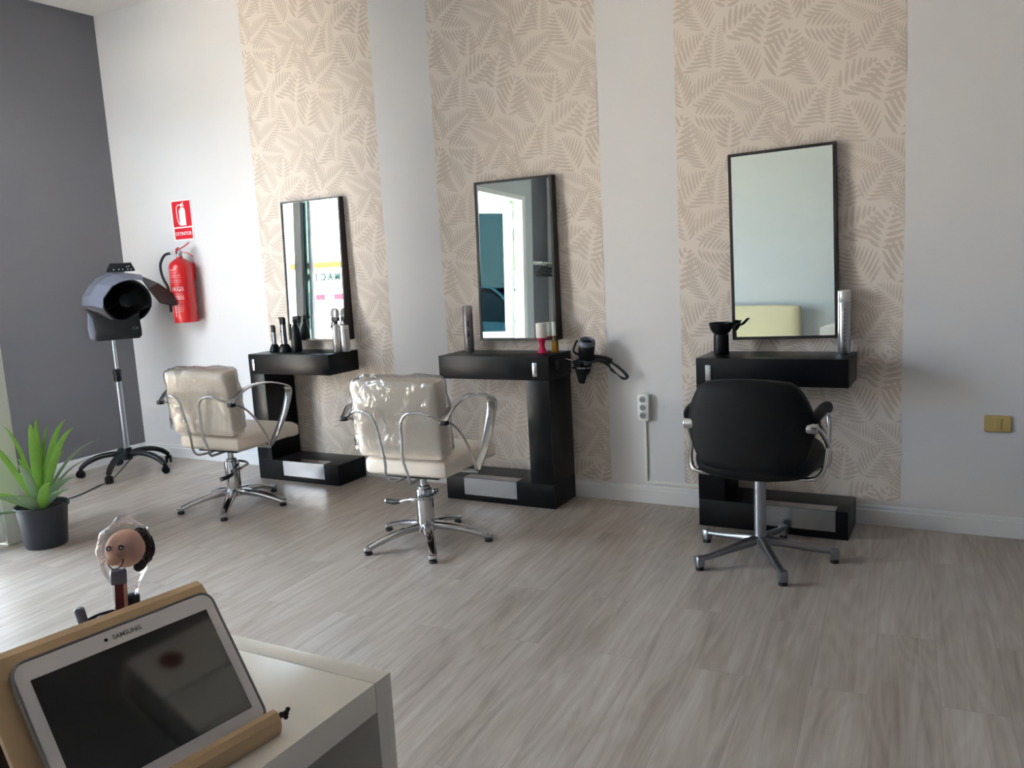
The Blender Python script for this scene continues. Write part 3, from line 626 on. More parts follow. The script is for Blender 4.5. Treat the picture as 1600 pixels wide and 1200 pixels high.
# ------------------------------------------------------------------ cream styling chairs
def star_leg(b, m, a=0.0):
    pts = [(.02, 0, .088), (.08, 0, .086), (.16, 0, .074), (.24, 0, .052), (.305, 0, .030)]
    b.bar(pts, .058, .030, m, (0, 0, 1), 4, scale=[(1.3, .9), (1.2, 1.0), (1.0, .92), (.85, .80), (.75, .72)], X=Matrix.Rotation(a, 4, 'Z'))
def cream_chair(label, loc, rz):
    t = thing('styling_chair', label, 'chair', loc, rz, None)
    for k in range(5):
        b = MB(); star_leg(b, M_chrome); b.lathe([(0, .024), (.021, .026), (.022, .012), (.020, .012)], M_chrome, 16, X=Matrix.Translation((.310, 0, .012)));
        lg = b.obj('base_leg', t); lg.rotation_euler = (0, 0, R_(18.7+72*k))
        b = MB(); b.lathe([(0, .013), (.019, .013), (.020, .002), (.018, 0), (0, 0)], M_rub, 16, X=Matrix.Translation((.310, 0, 0))); b.obj('foot_pad', lg)
    b = MB(); b.lathe([(0, .065), (.052, .065), (.056, .080), (.050, .100), (.043, .108), (.043, .268), (.041, .276), (.030, .278), (.030, .290), (.017, .292), (.017, .352), (.030, .354), (.030, .366), (0, .366)], M_chrome, 28); b.obj('column', t)
    b = MB(); b.tube([(.040, .02, .262), (.066, .0, .258), (.070, -.045, .252), (.040, -.082, .247), (-.010, -.090, .243), (-.060, -.078, .232), (-.10, -.070, .218)], .008, M_chrome, 10, smooth=5); b.box(.028, .062, .0, .04, .246, .272, M_chrome, .006); lv = b.obj('pump_lever', t)
    b = MB(); b.tube([(-.098, -.070, .219), (-.135, -.066, .212), (-.185, -.058, .212)], .0125, M_bplas2, 12, radii=[.010, .0125, .0125]); b.tube([(-.185, -.058, .212), (-.190, -.057, .212)], .0135, M_chrome, 12); b.obj('lever_grip', lv)
    def sw(q):
        q = q.copy(); q.z += -.012*(q.y-.1)/.26*0; 
        if q.y > .26: q.z -= (q.y-.26)**2*1.6
        return q
    b = MB(); b.cushion(0, .100, .417, .467, .520, .088, .028, M_cream, (.002, .003, .010), 11, warp=sw); b.obj('seat', t)
    b = MB(); b.box(-.15, .15, -.10, .27, .352, .364, M_bplas2, .004); b.tube([(-.292, .030, .372), (.292, .030, .372)], .010, M_chrome, 10); b.obj('seat_plate', t)
    tl = math.atan2(.033, .366)
    XB = Matrix.Translation((0, -.205+.052, .660))@Matrix.Rotation(tl, 4, 'X')
    b = MB(); b.cushion(0, 0, 0, .468, .104, .372, .017, M_cream, (.004, .010, .006), 11, X=XB); b.obj('backrest', t)
    # loose clear film bag over the backrest
    rnd = random.Random(5)
    import mathutils
    def crk(q):
        nz = mathutils.noise.noise(q*9)*.009+mathutils.noise.noise(q*26)*.006+abs(mathutils.noise.noise(q*15+Vector((5, 0, 0))))*.008
        d = Vector((q.x, q.y*4, q.z)).normalized(); q = q+d*nz
        if q.z < -.08: q.x *= 1+(-.08-q.z)*.35; q.y -= (-.08-q.z)*.16
        return q
    bb = MB(); bb.cushion(0, 0, .012, .496, .130, .372, .034, M_film, (.004, .006, .008), 22, warp=crk)
    fs = [f for f in bb.f if not all(bb.v[i].z < -.150 for i in f)]; used = sorted({i for f in fs for i in f}); mp = {i: k for k, i in enumerate(used)}
    b = MB(); b.add([bb.v[i] for i in used], [tuple(mp[i] for i in f) for f in fs], M_film, XB); b.obj('plastic_cover', t, angle=60)
    for s in (-1, 1):
        b = MB(); b.tube([(s*.262, -.212, .668), (s*.215, -.250, .695), (s*.165, -.262, .712), (s*.105, -.266, .700), (s*.072, -.262, .655), (s*.062, -.250, .580), (s*.052, -.238, .485), (s*.056, -.228, .440), (s*.064, -.218, .394), (s*.056, -.200, .358), (s*.045, -.150, .351), (s*.042, -.06, .354)], .0072, M_chrome, 10, smooth=6); b.tube([(s*.0515, -.2375, .492), (s*.0535, -.2355, .478)], .0092, M_chrome, 10); b.obj('back_hoop', t)
        ar = [(s*.280, -.222, .668), (s*.284, -.165, .715), (s*.288, -.080, .745), (s*.290, .030, .750), (s*.291, .120, .733), (s*.291, .205, .704), (s*.291, .226, .680), (s*.291, .218, .640), (s*.291, .180, .560), (s*.291, .120, .470), (s*.291, .055, .400), (s*.291, .030, .378)]
        b = MB(); pts, _ = crm(ar, 6); n = len(pts)
        vs = []; 
        P = [Vector(p) for p in pts]; prof = rrect(.011, .042, .005, 2); k = len(prof)
        for i in range(n):
            tt = (P[min(i+1, n-1)]-P[max(i-1, 0)]).normalized(); sx = Vector((1, 0, 0)); nn = tt.cross(sx).normalized(); w_ = 0.8+.5*math.sin(math.pi*i/n)
            for (x_, y_) in prof: vs.append(P[i]+nn*x_+sx*y_*w_)
        fs = [(i*k+q, (i+1)*k+q, (i+1)*k+(q+1) % k, i*k+(q+1) % k) for i in range(n-1) for q in range(k)]+[tuple(range(k)), tuple((n-1)*k+q for q in range(k))]
        b.add(vs, fs, M_chrome); b.tube([(s*.265, -.222, .665), (s*.278, -.150, .640), (s*.282, -.070, .570), (s*.286, -.005, .470), (s*.291, .030, .385)], .0062, M_chrome, 10, smooth=6); am = b.obj('armrest', t)
        b = MB(); b.box(s*.28-.018, s*.28+.018, -.240, -.205, .650, .672, M_bplas, .005); b.obj('arm_cap', am)
    return t
ch2 = cream_chair('cream chair with clear plastic film on its backrest, in front of the middle desk', (3.400, -.980, 0), .045)
ch1 = copy_tree(ch2); ch1.location = (1.895, -.832, 0); ch1.rotation_euler = (0, 0, .035)
ch1['label'] = 'cream chair with crinkled plastic film on its backrest, in front of the left desk'
for c in ch1.children:
    if c.name.startswith('base_leg'): c.rotation_euler.z += R_(-3.5)
    if c.name.startswith('pump_lever'): c.rotation_euler.z = R_(100)

# ------------------------------------------------------------------ black chair
bc = thing('styling_chair', 'black chair with five star grey metal base in front of the right desk', 'chair', (4.965, -.650, 0), 0)
for k in range(5):
    b = MB(); A = R_(11+72*k); b.bar([(.015, 0, .088), (.07, 0, .082), (.16, 0, .068), (.25, 0, .055), (.300, 0, .050)], .044, .030, M_dchrome, (0, 0, 1), 3, scale=[(1.4, 1), (1.3, .95), (1, .8), (.8, .68), (.7, .66)], X=Matrix.Rotation(A, 4, 'Z'))
    b.box(.288, .326, -.019, .019, .014, .064, M_dchrome, .008, X=Matrix.Rotation(A, 4, 'Z')); lg = b.obj('base_leg', bc)
    b = MB(); b.lathe([(0, .014), (.018, .014), (.018, 0), (0, 0)], M_rub, 16, X=Matrix.Rotation(A, 4, 'Z')@Matrix.Translation((.307, 0, 0))); b.obj('foot_pad', lg)
b = MB(); b.lathe([(0, .055), (.034, .055), (.040, .07), (.036, .10), (.0255, .104), (.0255, .425), (0, .425)], M_silver, 26); b.obj('column', bc)
def roundplan(q, c, k=2.6):   # squeeze a box plan into a rounder one
    return q
b = MB()
def ws(q):
    u = max(-1, min(1, q.x/.26)); v = (q.y-.03)/.25; f = 1-.16*max(0, v)**2-.12*max(0, -v)**2; q = q.copy(); q.x *= f; q.y -= .035*u*u*(1 if v > 0 else -1.2); q.z += .016*u*u; return q
b.cushion(0, .030, .452, .520, .500, .096, .044, M_bfab, (.01, .01, .010), 11, warp=ws); b.obj('seat', bc)
b = MB()
def wb(q):
    q = q.copy(); t_ = (q.z-.44)/.40; e_ = (t_-.5)/.5
    q.x *= 1-(.27 if e_ > 0 else .20)*e_*e_
    u = q.x/.25; q.z -= .022*u*u*max(0, e_); q.z += .03*u*u*max(0, -e_); q.y += .045*u*u; q.y -= .03*t_; return q
b.cushion(0, -.195, .636, .512, .080, .395, .032, M_bfab, (.004, .012, .006), 13, warp=wb); b.obj('backrest', bc)
b = MB(); b.box(-.13, .13, -.13, .13, .398, .408, M_bplas2, .003); b.lathe([(0, .38), (.05, .38), (.06, .40), (0, .40)], M_bplas2, 16); b.obj('seat_plate', bc)
for s in (-1, 1):
    Xk = Matrix.Translation((s*.240, -.190, .640))@Matrix.Rotation(R_(90*s), 4, 'Y')
    b = MB(); b.lathe([(0, -.012), (.023, -.012), (.0245, -.006), (.0245, .026), (.0225, .031), (0, .031)], M_chrome, 22, X=Xk)
    b.tube([(s*.262, -.170, .640), (s*.276, -.120, .610), (s*.288, -.04, .545), (s*.288, .03, .480), (s*.272, .05, .430), (s*.20, .06, .405)], .010, M_chrome, 10, smooth=6)
    b.tube([(s*.276, .060, .645), (s*.284, .03, .590), (s*.288, -.03, .520), (s*.282, -.08, .455), (s*.255, -.11, .415), (s*.19, -.11, .405)], .010, M_chrome, 10, smooth=6)
    b.tube([(s*.268, -.13, .655), (s*.280, -.07, .600), (s*.286, -.03, .53)], .008, M_chrome, 8, smooth=4); am = b.obj('arm_frame', bc)
    b = MB(); b.tube([(s*.262, -.185, .668), (s*.264, -.14, .684), (s*.268, -.02, .690), (s*.270, .07, .684), (s*.270, .105, .664)], .02, M_bfab, 14, smooth=5, radii=[.014, .022, .023, .022, .016]); b.obj('arm_pad', am)

# ------------------------------------------------------------------ small things on the desks
DZ = .8475
def trimmer(name, label, x, y, h, w, wide):
    t = thing(name, label, 'hair clipper', (x, y, DZ), R_(-12))
    b = MB(); b.lathe([(0, 0), (w*1.25, 0), (w*1.3, .008), (w*1.15, .025), (w*.8, .045), (w*.62, .052), (0, .052)], M_bplas, 20); b.obj('charging_stand', t)
    b = MB(); b.cushion(0, 0, .045+(h-.045-.05)/2, w*1.0, w*.9, h-.045-.045, w*.25, M_silver, (0, 0, 0), 5); b.ball((0, -w*.45, h*.60), w*.2, M_bplas, sc=(1, .4, 1.2), u=10, v=8); b.obj('grip', t)
    b = MB(); b.prism([(-w*.5, 0), (w*.5, 0), (w*(.62 if wide else .5), .045), (-w*(.62 if wide else .5), .045)], -w*.32, w*.32, M_bplas, X=frame((0, 0, h-.052), (1, 0, 0), (0, 0, 1), (0, 1, 0))@Matrix.Identity(4), bev=.002)
    b.box(-w*(.66 if wide else .5), w*(.66 if wide else .5), -w*.42, w*.1, h-.012, h, M_bplas2, .001); b.obj('blade_head', t)
    return t
trimmer('hair_trimmer', 'small silver and black hair trimmer on its stand, leftmost on the left desk', 1.655, -.150, .180, .028, False)
trimmer('hair_clipper', 'larger silver and black hair clipper with wide blade on its stand on the left desk', 1.740, -.145, .232, .036, True)
t = thing('spray_bottle', 'black spray bottle standing behind the clippers on the left desk', 'bottle', (1.826, -.122, DZ))
b = MB(); b.lathe([(0, 0), (.033, 0), (.035, .006), (.034, .10), (.026, .15), (.014, .185), (.013, .20), (0, .20)], M_bplas, 22); b.obj('bottle_body', t)
b = MB(); b.lathe([(.016, .192), (.016, .212), (0, .212)], M_bplas2, 14); b.box(-.012, .040, -.010, .010, .212, .236, M_bplas2, .004); b.bar([(.022, 0, .212), (.034, 0, .196), (.034, 0, .170)], .010, .006, M_bplas2, (1, 0, 0), 3); b.obj('trigger_head', t)
t = thing('spray_bottle', 'silver spray bottle with black trigger at the right end of the left desk', 'bottle', (2.175, -.118, DZ))
b = MB(); b.lathe([(0, 0), (.026, 0), (.028, .004), (.028, .150), (.024, .170), (.013, .182), (0, .182)], M_can, 24); b.obj('bottle_body', t)
b = MB(); b.lathe([(.015, .178), (.015, .196), (0, .196)], M_bplas, 14); b.box(-.030, .030, -.010, .010, .196, .224, M_bplas, .005); b.bar([(-.022, 0, .200), (-.034, 0, .178), (-.040, 0, .152)], .012, .007, M_bplas, (1, 0, 0), 3); b.obj('trigger_head', t)
b = MB(); b.lathe([(.024, .224), (.030, .232), (.028, .26), (.018, .278), (0, .282)], M_cap, 18); b.obj('clear_cap', t)
t = thing('hairspray_can', 'plain silver hairspray can beside the trigger bottle on the left desk', 'can', (2.237, -.112, DZ))
b = MB(); b.lathe([(0, 0), (.027, 0), (.029, .004), (.029, .14), (.028, .144)], M_can, 24); b.lathe([(.0285, .144), (.0285, .164), (.025, .169), (0, .170)], M_canw, 24); b.obj('can_body', t)
t = thing('hairspray_can', 'tall grey hairspray can with clear cap at the left end of the middle desk', 'can', (3.158, -.088, DZ))
b = MB(); b.lathe([(0, 0), (.027, 0), (.029, .005), (.029, .215), (.027, .222), (.020, .226), (0, .226)], M_can2, 26); bd = b.obj('can_body', t)
b = MB()
for z_, h_ in ((.15, .035), (.09, .022), (.06, .006), (.05, .004), (.04, .004)): b.box(-.002, .008, -.0298, -.027, z_, z_+h_, M_bplas2)
b.tube([(.002+.007*math.cos(a/8*6.283), -.0295, .118+.007*math.sin(a/8*6.283)) for a in range(8)], .0012, M_bplas2, 6, closed=True); b.obj('printed_label', bd).rotation_euler.z = R_(25)
b = MB(); b.lathe([(.028, .218), (.028, .262), (.024, .272), (0, .274)], M_cap, 22); b.obj('clear_cap', t)
t = thing('candle', 'white cylinder candle on a pink waisted holder on the middle desk', 'candle', (3.662, -.130, DZ))
b = MB(); b.lathe([(0, 0), (.026, 0), (.028, .005), (.024, .014), (.016, .030), (.0145, .045), (.018, .065), (.026, .080), (.028, .086), (0, .086)], M_pink, 24); b.obj('holder', t)
b = MB(); b.lathe([(0, .0862), (.029, .0862), (.031, .090), (.031, .165), (.028, .168), (0, .167)], M_wax, 26); b.tube([(0, 0, .167), (.001, 0, .172)], .001, M_bplas2, 6); b.obj('candle_stick', t)
t = thing('oil_bottle', 'small amber bottle with tall white cap on the middle desk', 'bottle', (3.727, -.105, DZ))
b = MB(); b.cushion(0, 0, .034, .040, .026, .068, .005, M_amber, (0, 0, 0), 5); b.lathe([(.010, .066), (.010, .095), (0, .095)], M_amber, 16); b.obj('bottle_body', t)
b = MB(); b.lathe([(.0115, .095), (.0115, .168), (.010, .171), (0, .171)], M_white, 18); b.obj('cap', t)
t = thing('tint_bowl', 'black tint bowl with side handle on a stand at the left of the right desk', 'bowl', (4.668, -.135, DZ))
b = MB(); b.lathe([(0, 0), (.036, 0), (.038, .004), (.037, .085), (.036, .10), (0, .10)], M_bplas, 28); b.obj('pedestal', t)
b = MB(); b.lathe([(.030, .10), (.040, .108), (.052, .125), (.058, .150), (.060, .158), (.056, .158), (.050, .130), (.036, .112), (0, .108)], M_bplas, 30); b.bar([(.050, 0, .132), (.066, .004, .138), (.082, .008, .152), (.098, .01, .168)], .034, .006, M_bplas, (0, 0, 1), 4); b.obj('bowl', t)
t = thing('hairspray_can', 'tall pearl white hairspray can at the right end of the right desk', 'can', (5.233, -.060, DZ))
b = MB(); b.lathe([(0, 0), (.027, 0), (.029, .005), (.029, .238), (.027, .244), (0, .246)], M_can, 26); bd = b.obj('can_body', t)
b = MB(); b.lathe([(.0285, .244), (.0295, .246), (.0295, .292), (.026, .298), (0, .299)], M_canw, 24); b.obj('cap', t)
b = MB()
for i in range(9): b.box(-.004, .004, -.0297, -.027, .06+i*.018, .068+i*.018, M_can2)
b.obj('printed_label', bd).rotation_euler.z = R_(10)

# ------------------------------------------------------------------ dryer holder and hair dryer on the side of the middle desk
t = thing('dryer_holder', 'black ring holder screwed to the right side of the middle desk', 'holder', (3.776, -.15, .79))
b = MB(); b.lathe([(0, 0), (.024, 0), (.024, .008), (.018, .012), (0, .012)], M_bplas2, 22, X=Matrix.Translation((0, -.045, 0))@Matrix.Rotation(R_(90), 4, 'Y')); b.obj('mounting_disc', t)
b = MB(); b.bar([(.004, .06, .02), (.03, .06, .015), (.055, .06, .01)], .016, .01, M_chrome, (0, 0, 1), 3); pts = [(.105+.05*math.cos(a*6.283/20), .06+.05*math.sin(a*6.283/20), .005) for a in range(20)]
b.tube(pts, .006, M_bplas, 8, closed=True); b.tube([(p[0], p[1], p[2]-.03) for p in pts], .005, M_chrome, 8, closed=True); b.obj('ring', t)
t = thing('hair_dryer', 'black hair dryer with grey nozzle ring and coiled cord in the desk side holder', 'hair dryer', (3.885, -.10, .80))
XH = Matrix.Rotation(R_(18), 4, 'X')@Matrix.Rotation(R_(14), 4, 'Y')
b = MB(); b.lathe([(.020, -.115), (.030, -.10), (.036, -.04), (.043, .0), (.046, .05), (.044, .075), (.038, .082), (0, .055)], M_bplas, 26, X=XH@Matrix.Translation((.02, .01, .035))); bd = b.obj('barrel', t)
b = MB(); b.lathe([(.0445, .070), (.047, .074), (.044, .094), (.036, .098), (.033, .094), (.033, .070)], M_gplas, 26, X=XH@Matrix.Translation((.02, .01, .035))); b.lathe([(.033, .075), (.0, .076)], M_black0, 20, X=XH@Matrix.Translation((.02, .01, .035))); b.obj('intake_ring', bd)
b = MB(); b.prism([(-.05, -.015), (.03, -.02), (.02, .0), (.045, .01), (.012, .105), (-.02, .10)], -.012, .012, M_bplas, X=frame((.0, .0, -.02), (.9, .3, 0), (.05, -.1, -1), (-.3, .9, 0)), bev=.003); b.obj('nozzle', t)
b = MB(); b.tube([(.03, .02, .02), (.08, .02, .015), (.13, .03, .008), (.165, .035, -.005)], .02, M_bplas, 14, smooth=4, radii=[.022, .020, .018, .014]); b.bar([(.0, -.035, .04), (-.022, -.05, .06), (-.012, -.045, .10), (.0, -.04, .12)], .012, .008, M_bplas, (0, 1, 0), 4); b.obj('handle', t)
b = MB()
for k in range(4):
    b.tube([(.150, .03+.004*k, -.002), (.175+.004*k, .03, -.02), (.205, .035, -.045+.004*k), (.232+.005*k, .04, -.072), (.242+.004*k, .04, -.092), (.225, .04, -.094-.003*k), (.195, .035, -.076), (.16, .03, -.040-.004*k), (.12+.01*k, .02, -.012), (.10, .015, -.006)], .0035, M_rub, 7, smooth=5)
for k in range(5):
    b.tube([(-.02+.01*k, -.02, .012-.006*k), (.05, -.035, .0-.004*k), (.11, -.02, .002+.003*k), (.15, .01, .004-.003*k)], .0045, M_rub, 7, smooth=4)
b.obj('cord', t)

# ------------------------------------------------------------------ power strip with trunking, wall switch
t = thing('power_strip', 'white three socket power strip on the wall with trunking down to the baseboard', 'power strip', (4.207, 0, .54))
X = WALLF(0, 0, 0)
b = MB(); b.prism(rrect(.064, .150, .014, 4), .001, .034, M_white, X=X, bev=.003); bd = b.obj('housing', t)
for k in (-1, 0, 1):
    b = MB(); Xs = WALLF(0, -.034, k*.044); b.lathe([(.0205, .0006), (.020, .003), (.018, .003), (.017, .0012), (0, .0008)], M_white, 22, X=Xs); b.lathe([(.0168, .0014), (0, .0014)], M_gry, 20, X=Xs)
    b.ball((-.007, 0, .0016), .0025, M_black0, X=Xs, u=8, v=6); b.ball((.007, 0, .0016), .0025, M_black0, X=Xs, u=8, v=6); b.obj('socket', bd)
b = MB(); b.box(-.007, .007, -.012, -.001, -.415, -.0755, M_white, .001); b.box(.007, .373, -.012, -.001, -.428, -.414, M_white, .001); b.box(-.007, .007, -.012, -.001, -.428, -.4152, M_white); b.obj('trunking', t)
t = thing('light_switch', 'yellowed rectangular switch plate on the right side of the wall', 'switch', (5.873, 0, .524))
b = MB(); b.prism(rrect(.106, .076, .004, 2), .0005, .010, M_yell, X=X, bev=.003); b.obj('plate', t)
b = MB(); b.box(-.014, .014, -.0122, -.0098, -.024, .024, M_yell, .001); b.obj('rocker', t)

# ------------------------------------------------------------------ potted plant
pp = thing('potted_yucca', 'green long leaved plant in a charcoal pot beside the pier at the left edge', 'plant', (1.445, -1.735, 0))
b = MB(); b.lathe([(0, 0), (.100, 0), (.103, .006), (.112, .10), (.124, .205), (.132, .207), (.134, .222), (.129, .226), (.124, .222), (.121, .200), (0, .200)], M_pot, 36); b.obj('pot', pp)
b = MB(); b.lathe([(.121, .198), (.06, .206), (0, .203)], M_soil, 20); b.obj('soil', pp)
def leaf(du, dz, w, m, d0=0.0, dd=0.0, curl=.3, name='leaf'):
    # du: sideways reach along the room's view, dz: height, dd: reach towards the room
    side = Vector((.577+.07, .80, 0)).normalized(); fw = Vector((side.y, -side.x, 0)); n = 12; vs = []; fs = []
    base = side*(du*.08)+fw*(dd*.08+d0)+Vector((0, 0, .205))
    for i in range(n+1):
        t_ = i/n; c = base+side*du*(t_**(1+curl))+fw*dd*(t_**(1+curl))+Vector((0, 0, dz*(t_ if dz < 0 else math.sin(t_*math.pi/2*.92)/math.sin(math.pi/2*.92))))
        ww = w*.80*(math.sin(math.pi*min(1, (t_**.8*.90+.10)))**.9)*(1 if t_ < .99 else .3)
        dirv = (side*du+fw*dd+Vector((0, 0, dz))).normalized(); lat = dirv.cross(fw).normalized() if abs(dirv.dot(fw)) < .9 else side
        vs += [c-lat*ww/2+fw*.010*ww/w, c, c+lat*ww/2+fw*.010*ww/w]
    for i in range(n): fs += [(3*i, 3*i+1, 3*i+4, 3*i+3), (3*i+1, 3*i+2, 3*i+5, 3*i+4)]
    b = MB(); b.add(vs, fs, m); o = b.obj(name, pp, angle=80)
    md = o.modifiers.new('thick', 'SOLIDIFY'); md.thickness = .0018
for (du, dz, w, m, d0, dd, cu) in [
    (-.235, .43, .040, M_leaf, 0, .02, .05), (-.125, .445, .028, M_leaf, -.03, -.04, .1), (.005, .46, .060, M_leaf, .0, .03, .1), (.018, .47, .045, M_leaf, -.03, -.05, .2),
    (.060, .42, .022, M_leaf, -.04, -.08, .2), (.155, .455, .045, M_leaf, 0, .0, .15), (.195, .42, .050, M_leaf, .02, .04, .15), (-.055, .27, .060, M_leaf2, .04, .08, .1),
    (-.085, .115, .065, M_leaf2, .06, .10, .2), (.072, .165, .065, M_leaf, .06, .10, .1), (.150, .11, .045, M_leaf2, .03, .10, .3), (.175, .16, .050, M_leaf2, .02, .06, .4), (.285, .325, .020, M_leaf2, 0, -.02, .35), (.245, .23, .016, M_leaf2, 0, -.03, .3),
    (-.24, .13, .055, M_leaf, .02, .06, .1), (-.17, .12, .050, M_leaf2, .05, .10, .2), (-.36, .03, .016, M_leaf2, .05, .06, .2), (-.10, .25, .05, M_leaf, -.05, -.10, .2), (.11, .26, .045, M_leaf, -.05, -.10, .2)]:
    leaf(du, dz, w, m, d0, dd, cu)

# ------------------------------------------------------------------ white table with tablet, stand, pen cup
TZ = .80
t = thing('side_table', 'white laminate table at the bottom left carrying the tablet', 'table', (4.83, -3.85, 0))
ox, oy = 4.83, -3.85
def TB(b, n):
    o = b.obj(n, t)
    for v in o.data.vertices: v.co -= Vector((ox, oy, 0))
b = MB(); b.box(4.60, 5.062, -4.300, -3.4185, .757, TZ, M_table, .001); TB(b, 'table_top')
b = MB(); b.box(4.60, 5.062, -3.4175, -3.383, 0, TZ, M_table, .001); TB(b, 'side_panel')
b = MB(); b.box(4.60, 5.062, -4.335, -4.3005, 0, TZ, M_table, .001); TB(b, 'side_panel')
b = MB(); b.box(4.605, 4.620, -4.300, -3.4185, .05, .756, M_table); TB(b, 'back_panel')
b = MB(); b.box(4.625, 5.05, -4.300, -3.4185, .36, .395, M_table, .001); TB(b, 'shelf')

O = Vector((4.9845, -3.8015, .8437)); ex_ = Vector((5.005-4.985, -3.585+3.802, .839-.844)).normalized(); ey_ = Vector((4.909-4.985, -3.792+3.802, .956-.844)); ey_ = (ey_-ex_*ey_.dot(ex_)).normalized(); ez_ = ex_.cross(ey_)
TX = frame(O, ex_, ey_, ez_)
t = thing('tablet', 'white tablet with black screen leaning on the bamboo stand', 'tablet', tuple(O))
G = Matrix.Translation(-O)@TX
def rr2(x0, x1, y0, y1, r, seg=6): return [(x+(x0+x1)/2, y+(y0+y1)/2) for x, y in rrect(x1-x0, y1-y0, r, seg)]
b = MB(); b.prism(rr2(-.0135, .2305, -.0205, .1565, .014), -.0080, .0, M_tabw, X=G, bev=.0012); bd = b.obj('case', t)
b = MB(); b.prism(rr2(0, .2175, 0, .136, .0005, 1), .0001, .0005, M_scr, X=G); b.obj('screen', t, smooth=False)
b = MB(); b.lathe([(.0022, .0003), (0, .0004)], M_black0, 12, X=G@Matrix.Translation((.0885, .1465, 0))); b.obj('camera', bd)
b = MB(); text_mesh('SAMSUNG', G@Matrix.Translation((.1145, .1437, .0003)), .0078, M_txt, .0001, 'CENTER', b); b.obj('lettering', bd, smooth=False)
# clear protective shell around the edge
pts = [(x, y, -.004) for x, y in rr2(-.0155, .2325, -.0225, .1585, .016, 5)]
b = MB(); b.ring(pts, rrect(.0095, .0022, .001, 2), M_cap, closed=True, up=(0, 0, 1), X=G); b.obj('clear_shell', t)
t = thing('tablet_stand', 'curved bamboo tablet stand with a rolled front ledge on the white table', 'stand', tuple(O))
def slab(pr, x0, x1, m, nm, par, bev=.001):   # profile in (y,z) of the tablet frame swept along x
    b = MB(); n = len(pr); vs = [(x0, y, z) for y, z in pr]+[(x1, y, z) for y, z in pr]; fs = [(i, (i+1) % n, n+(i+1) % n, n+i) for i in range(n)]+[tuple(range(n)), tuple(reversed(range(n, 2*n)))]
    b.add(vs, fs, m, G); return b.obj(nm, par, angle=30)
def thick(path, th):
    P = [Vector((a, c)) for a, c in path]; l = []; r_ = []
    for i, p in enumerate(P):
        d = (P[min(i+1, len(P)-1)]-P[max(i-1, 0)]).normalized(); n = Vector((-d.y, d.x))*th/2; l.append(tuple(p+n)); r_.append(tuple(p-n))
    return l+r_[::-1]
path = [(.012*math.cos(R_(a))-.026, .0085+.016*math.sin(R_(a))) for a in range(60, -181, -20)]
# rolled ledge: a J that rises in front of the tablet's lower edge, then runs up behind it
J = [(-.018, .0065), (-.0225, .0115), (-.0285, .012), (-.0355, .008), (-.041, .001), (-.0430, -.006), (-.0395, -.0125), (-.031, -.0150), (-.018, -.0155), (.05, -.0155), (.12, -.0155), (.160, -.0155), (.170, -.017), (.176, -.022), (.1765, -.030)]
slab(thick(J, .0085), -.040, .236, M_wood, 'back_board', t)
slab(thick([(.172, -.026), (.14, -.062), (.10, -.102), (.058, -.144)], .008), -.035, .232, M_wood_shade, 'rear_prop', t)  # darker wood colour stands in for the shadow behind the board
t = thing('twig_pen', 'dark beaded pen tip sticking out of the right end of the stand ledge', 'pen', tuple(O))
b = MB(); 
for i in range(7): b.ball((.215+.006*i, -.0270+.001*(i % 2), .0065), .0042-.0002*(i % 2), M_hair, X=G, u=10, v=8)
b.ball((.254, -.024, .010), .0032, M_hair, X=G, u=8, v=6); b.ball((.251, -.031, .004), .0032, M_hair, X=G, u=8, v=6)
b.tube([(.12, -.027, .0065), (.215, -.027, .0065)], .0035, M_hair, 8, X=G); b.obj('pen_body', t)

cx_, cy_ = 4.795, -3.615
t = thing('pen_cup', 'small dark wire pen cup behind the tablet stand', 'pen cup', (cx_, cy_, TZ))
b = MB(); b.lathe([(0, .001), (.036, .001), (.038, .006), (.0385, .128), (.0395, .131), (.0375, .131), (.0365, .008), (0, .006)], M_bplas2, 28); b.obj('cup', t)
cv = Vector((5.78-cx_, -4.26+cy_*-1*-1-0, 0)); cv = Vector((5.78-cx_, -4.26-cy_, 0)).normalized(); sv = Vector((-cv.y, cv.x, 0))   # towards the room side, and across
hc = Vector((cx_, cy_, 0))+sv*.016+cv*.0
t = thing('novelty_pen', 'toy pen with a smiling felt head and dark hair wrapped in cellophane', 'pen', (cx_, cy_, TZ+.006))
NX = Matrix.Translation((0, 0, 0))@frame((0, 0, 0), sv, cv, (0, 0, 1))   # x across the view, y to the viewer
XN = NX@Matrix.Rotation(R_(4), 4, 'Y')
b = MB(); b.box(-.0055, .0055, -.003, .003, .002, .176, M_dred, .001, X=XN); b.obj('pen_stick', t)
b = MB(); b.ball((.010, .003, .220), .0245, M_skin, X=XN, sc=(1, .9, 1.02)); b.ball((-.006, .0245, .212), .008, M_skin, X=XN, sc=(1, .6, .8)); hd_ = b.obj('head', t)
b = MB(); 
rnd = random.Random(3)
for i in range(46):
    a = rnd.uniform(-70, 62); el = rnd.uniform(-1, .35); b.ball((.016+.0235*math.cos(R_(a)), -.002+.013*el, .215+.025*math.sin(R_(a))), .0065, M_hair, X=XN, u=8, v=6)
b.obj('hair', hd_)
b = MB(); 
for (x_, z_, y_) in ((.0035, .228, .0250), (-.0105, .227, .0195)):
    b.ball((x_, y_, z_), .0034, M_black0, X=XN, sc=(1, .4, 1), u=10, v=8); b.ball((x_, y_+.001, z_), .0018, M_signw, X=XN, sc=(1, .5, 1), u=8, v=6)
b.tube([(-.012, .021, .206), (-.006, .0285, .2015), (.003, .0275, .205), (.006, .0255, .213)], .0008, M_hair, 6, smooth=4, X=XN); b.obj('face', hd_)
b = MB(); b.box(-.010, .010, -.006, .006, .172, .192, M_gplas, .003, X=XN); b.box(.004, .010, -.004, .003, .135, .175, M_skin, .002, X=XN); b.obj('collar', t)
b = MB(); 
import mathutils
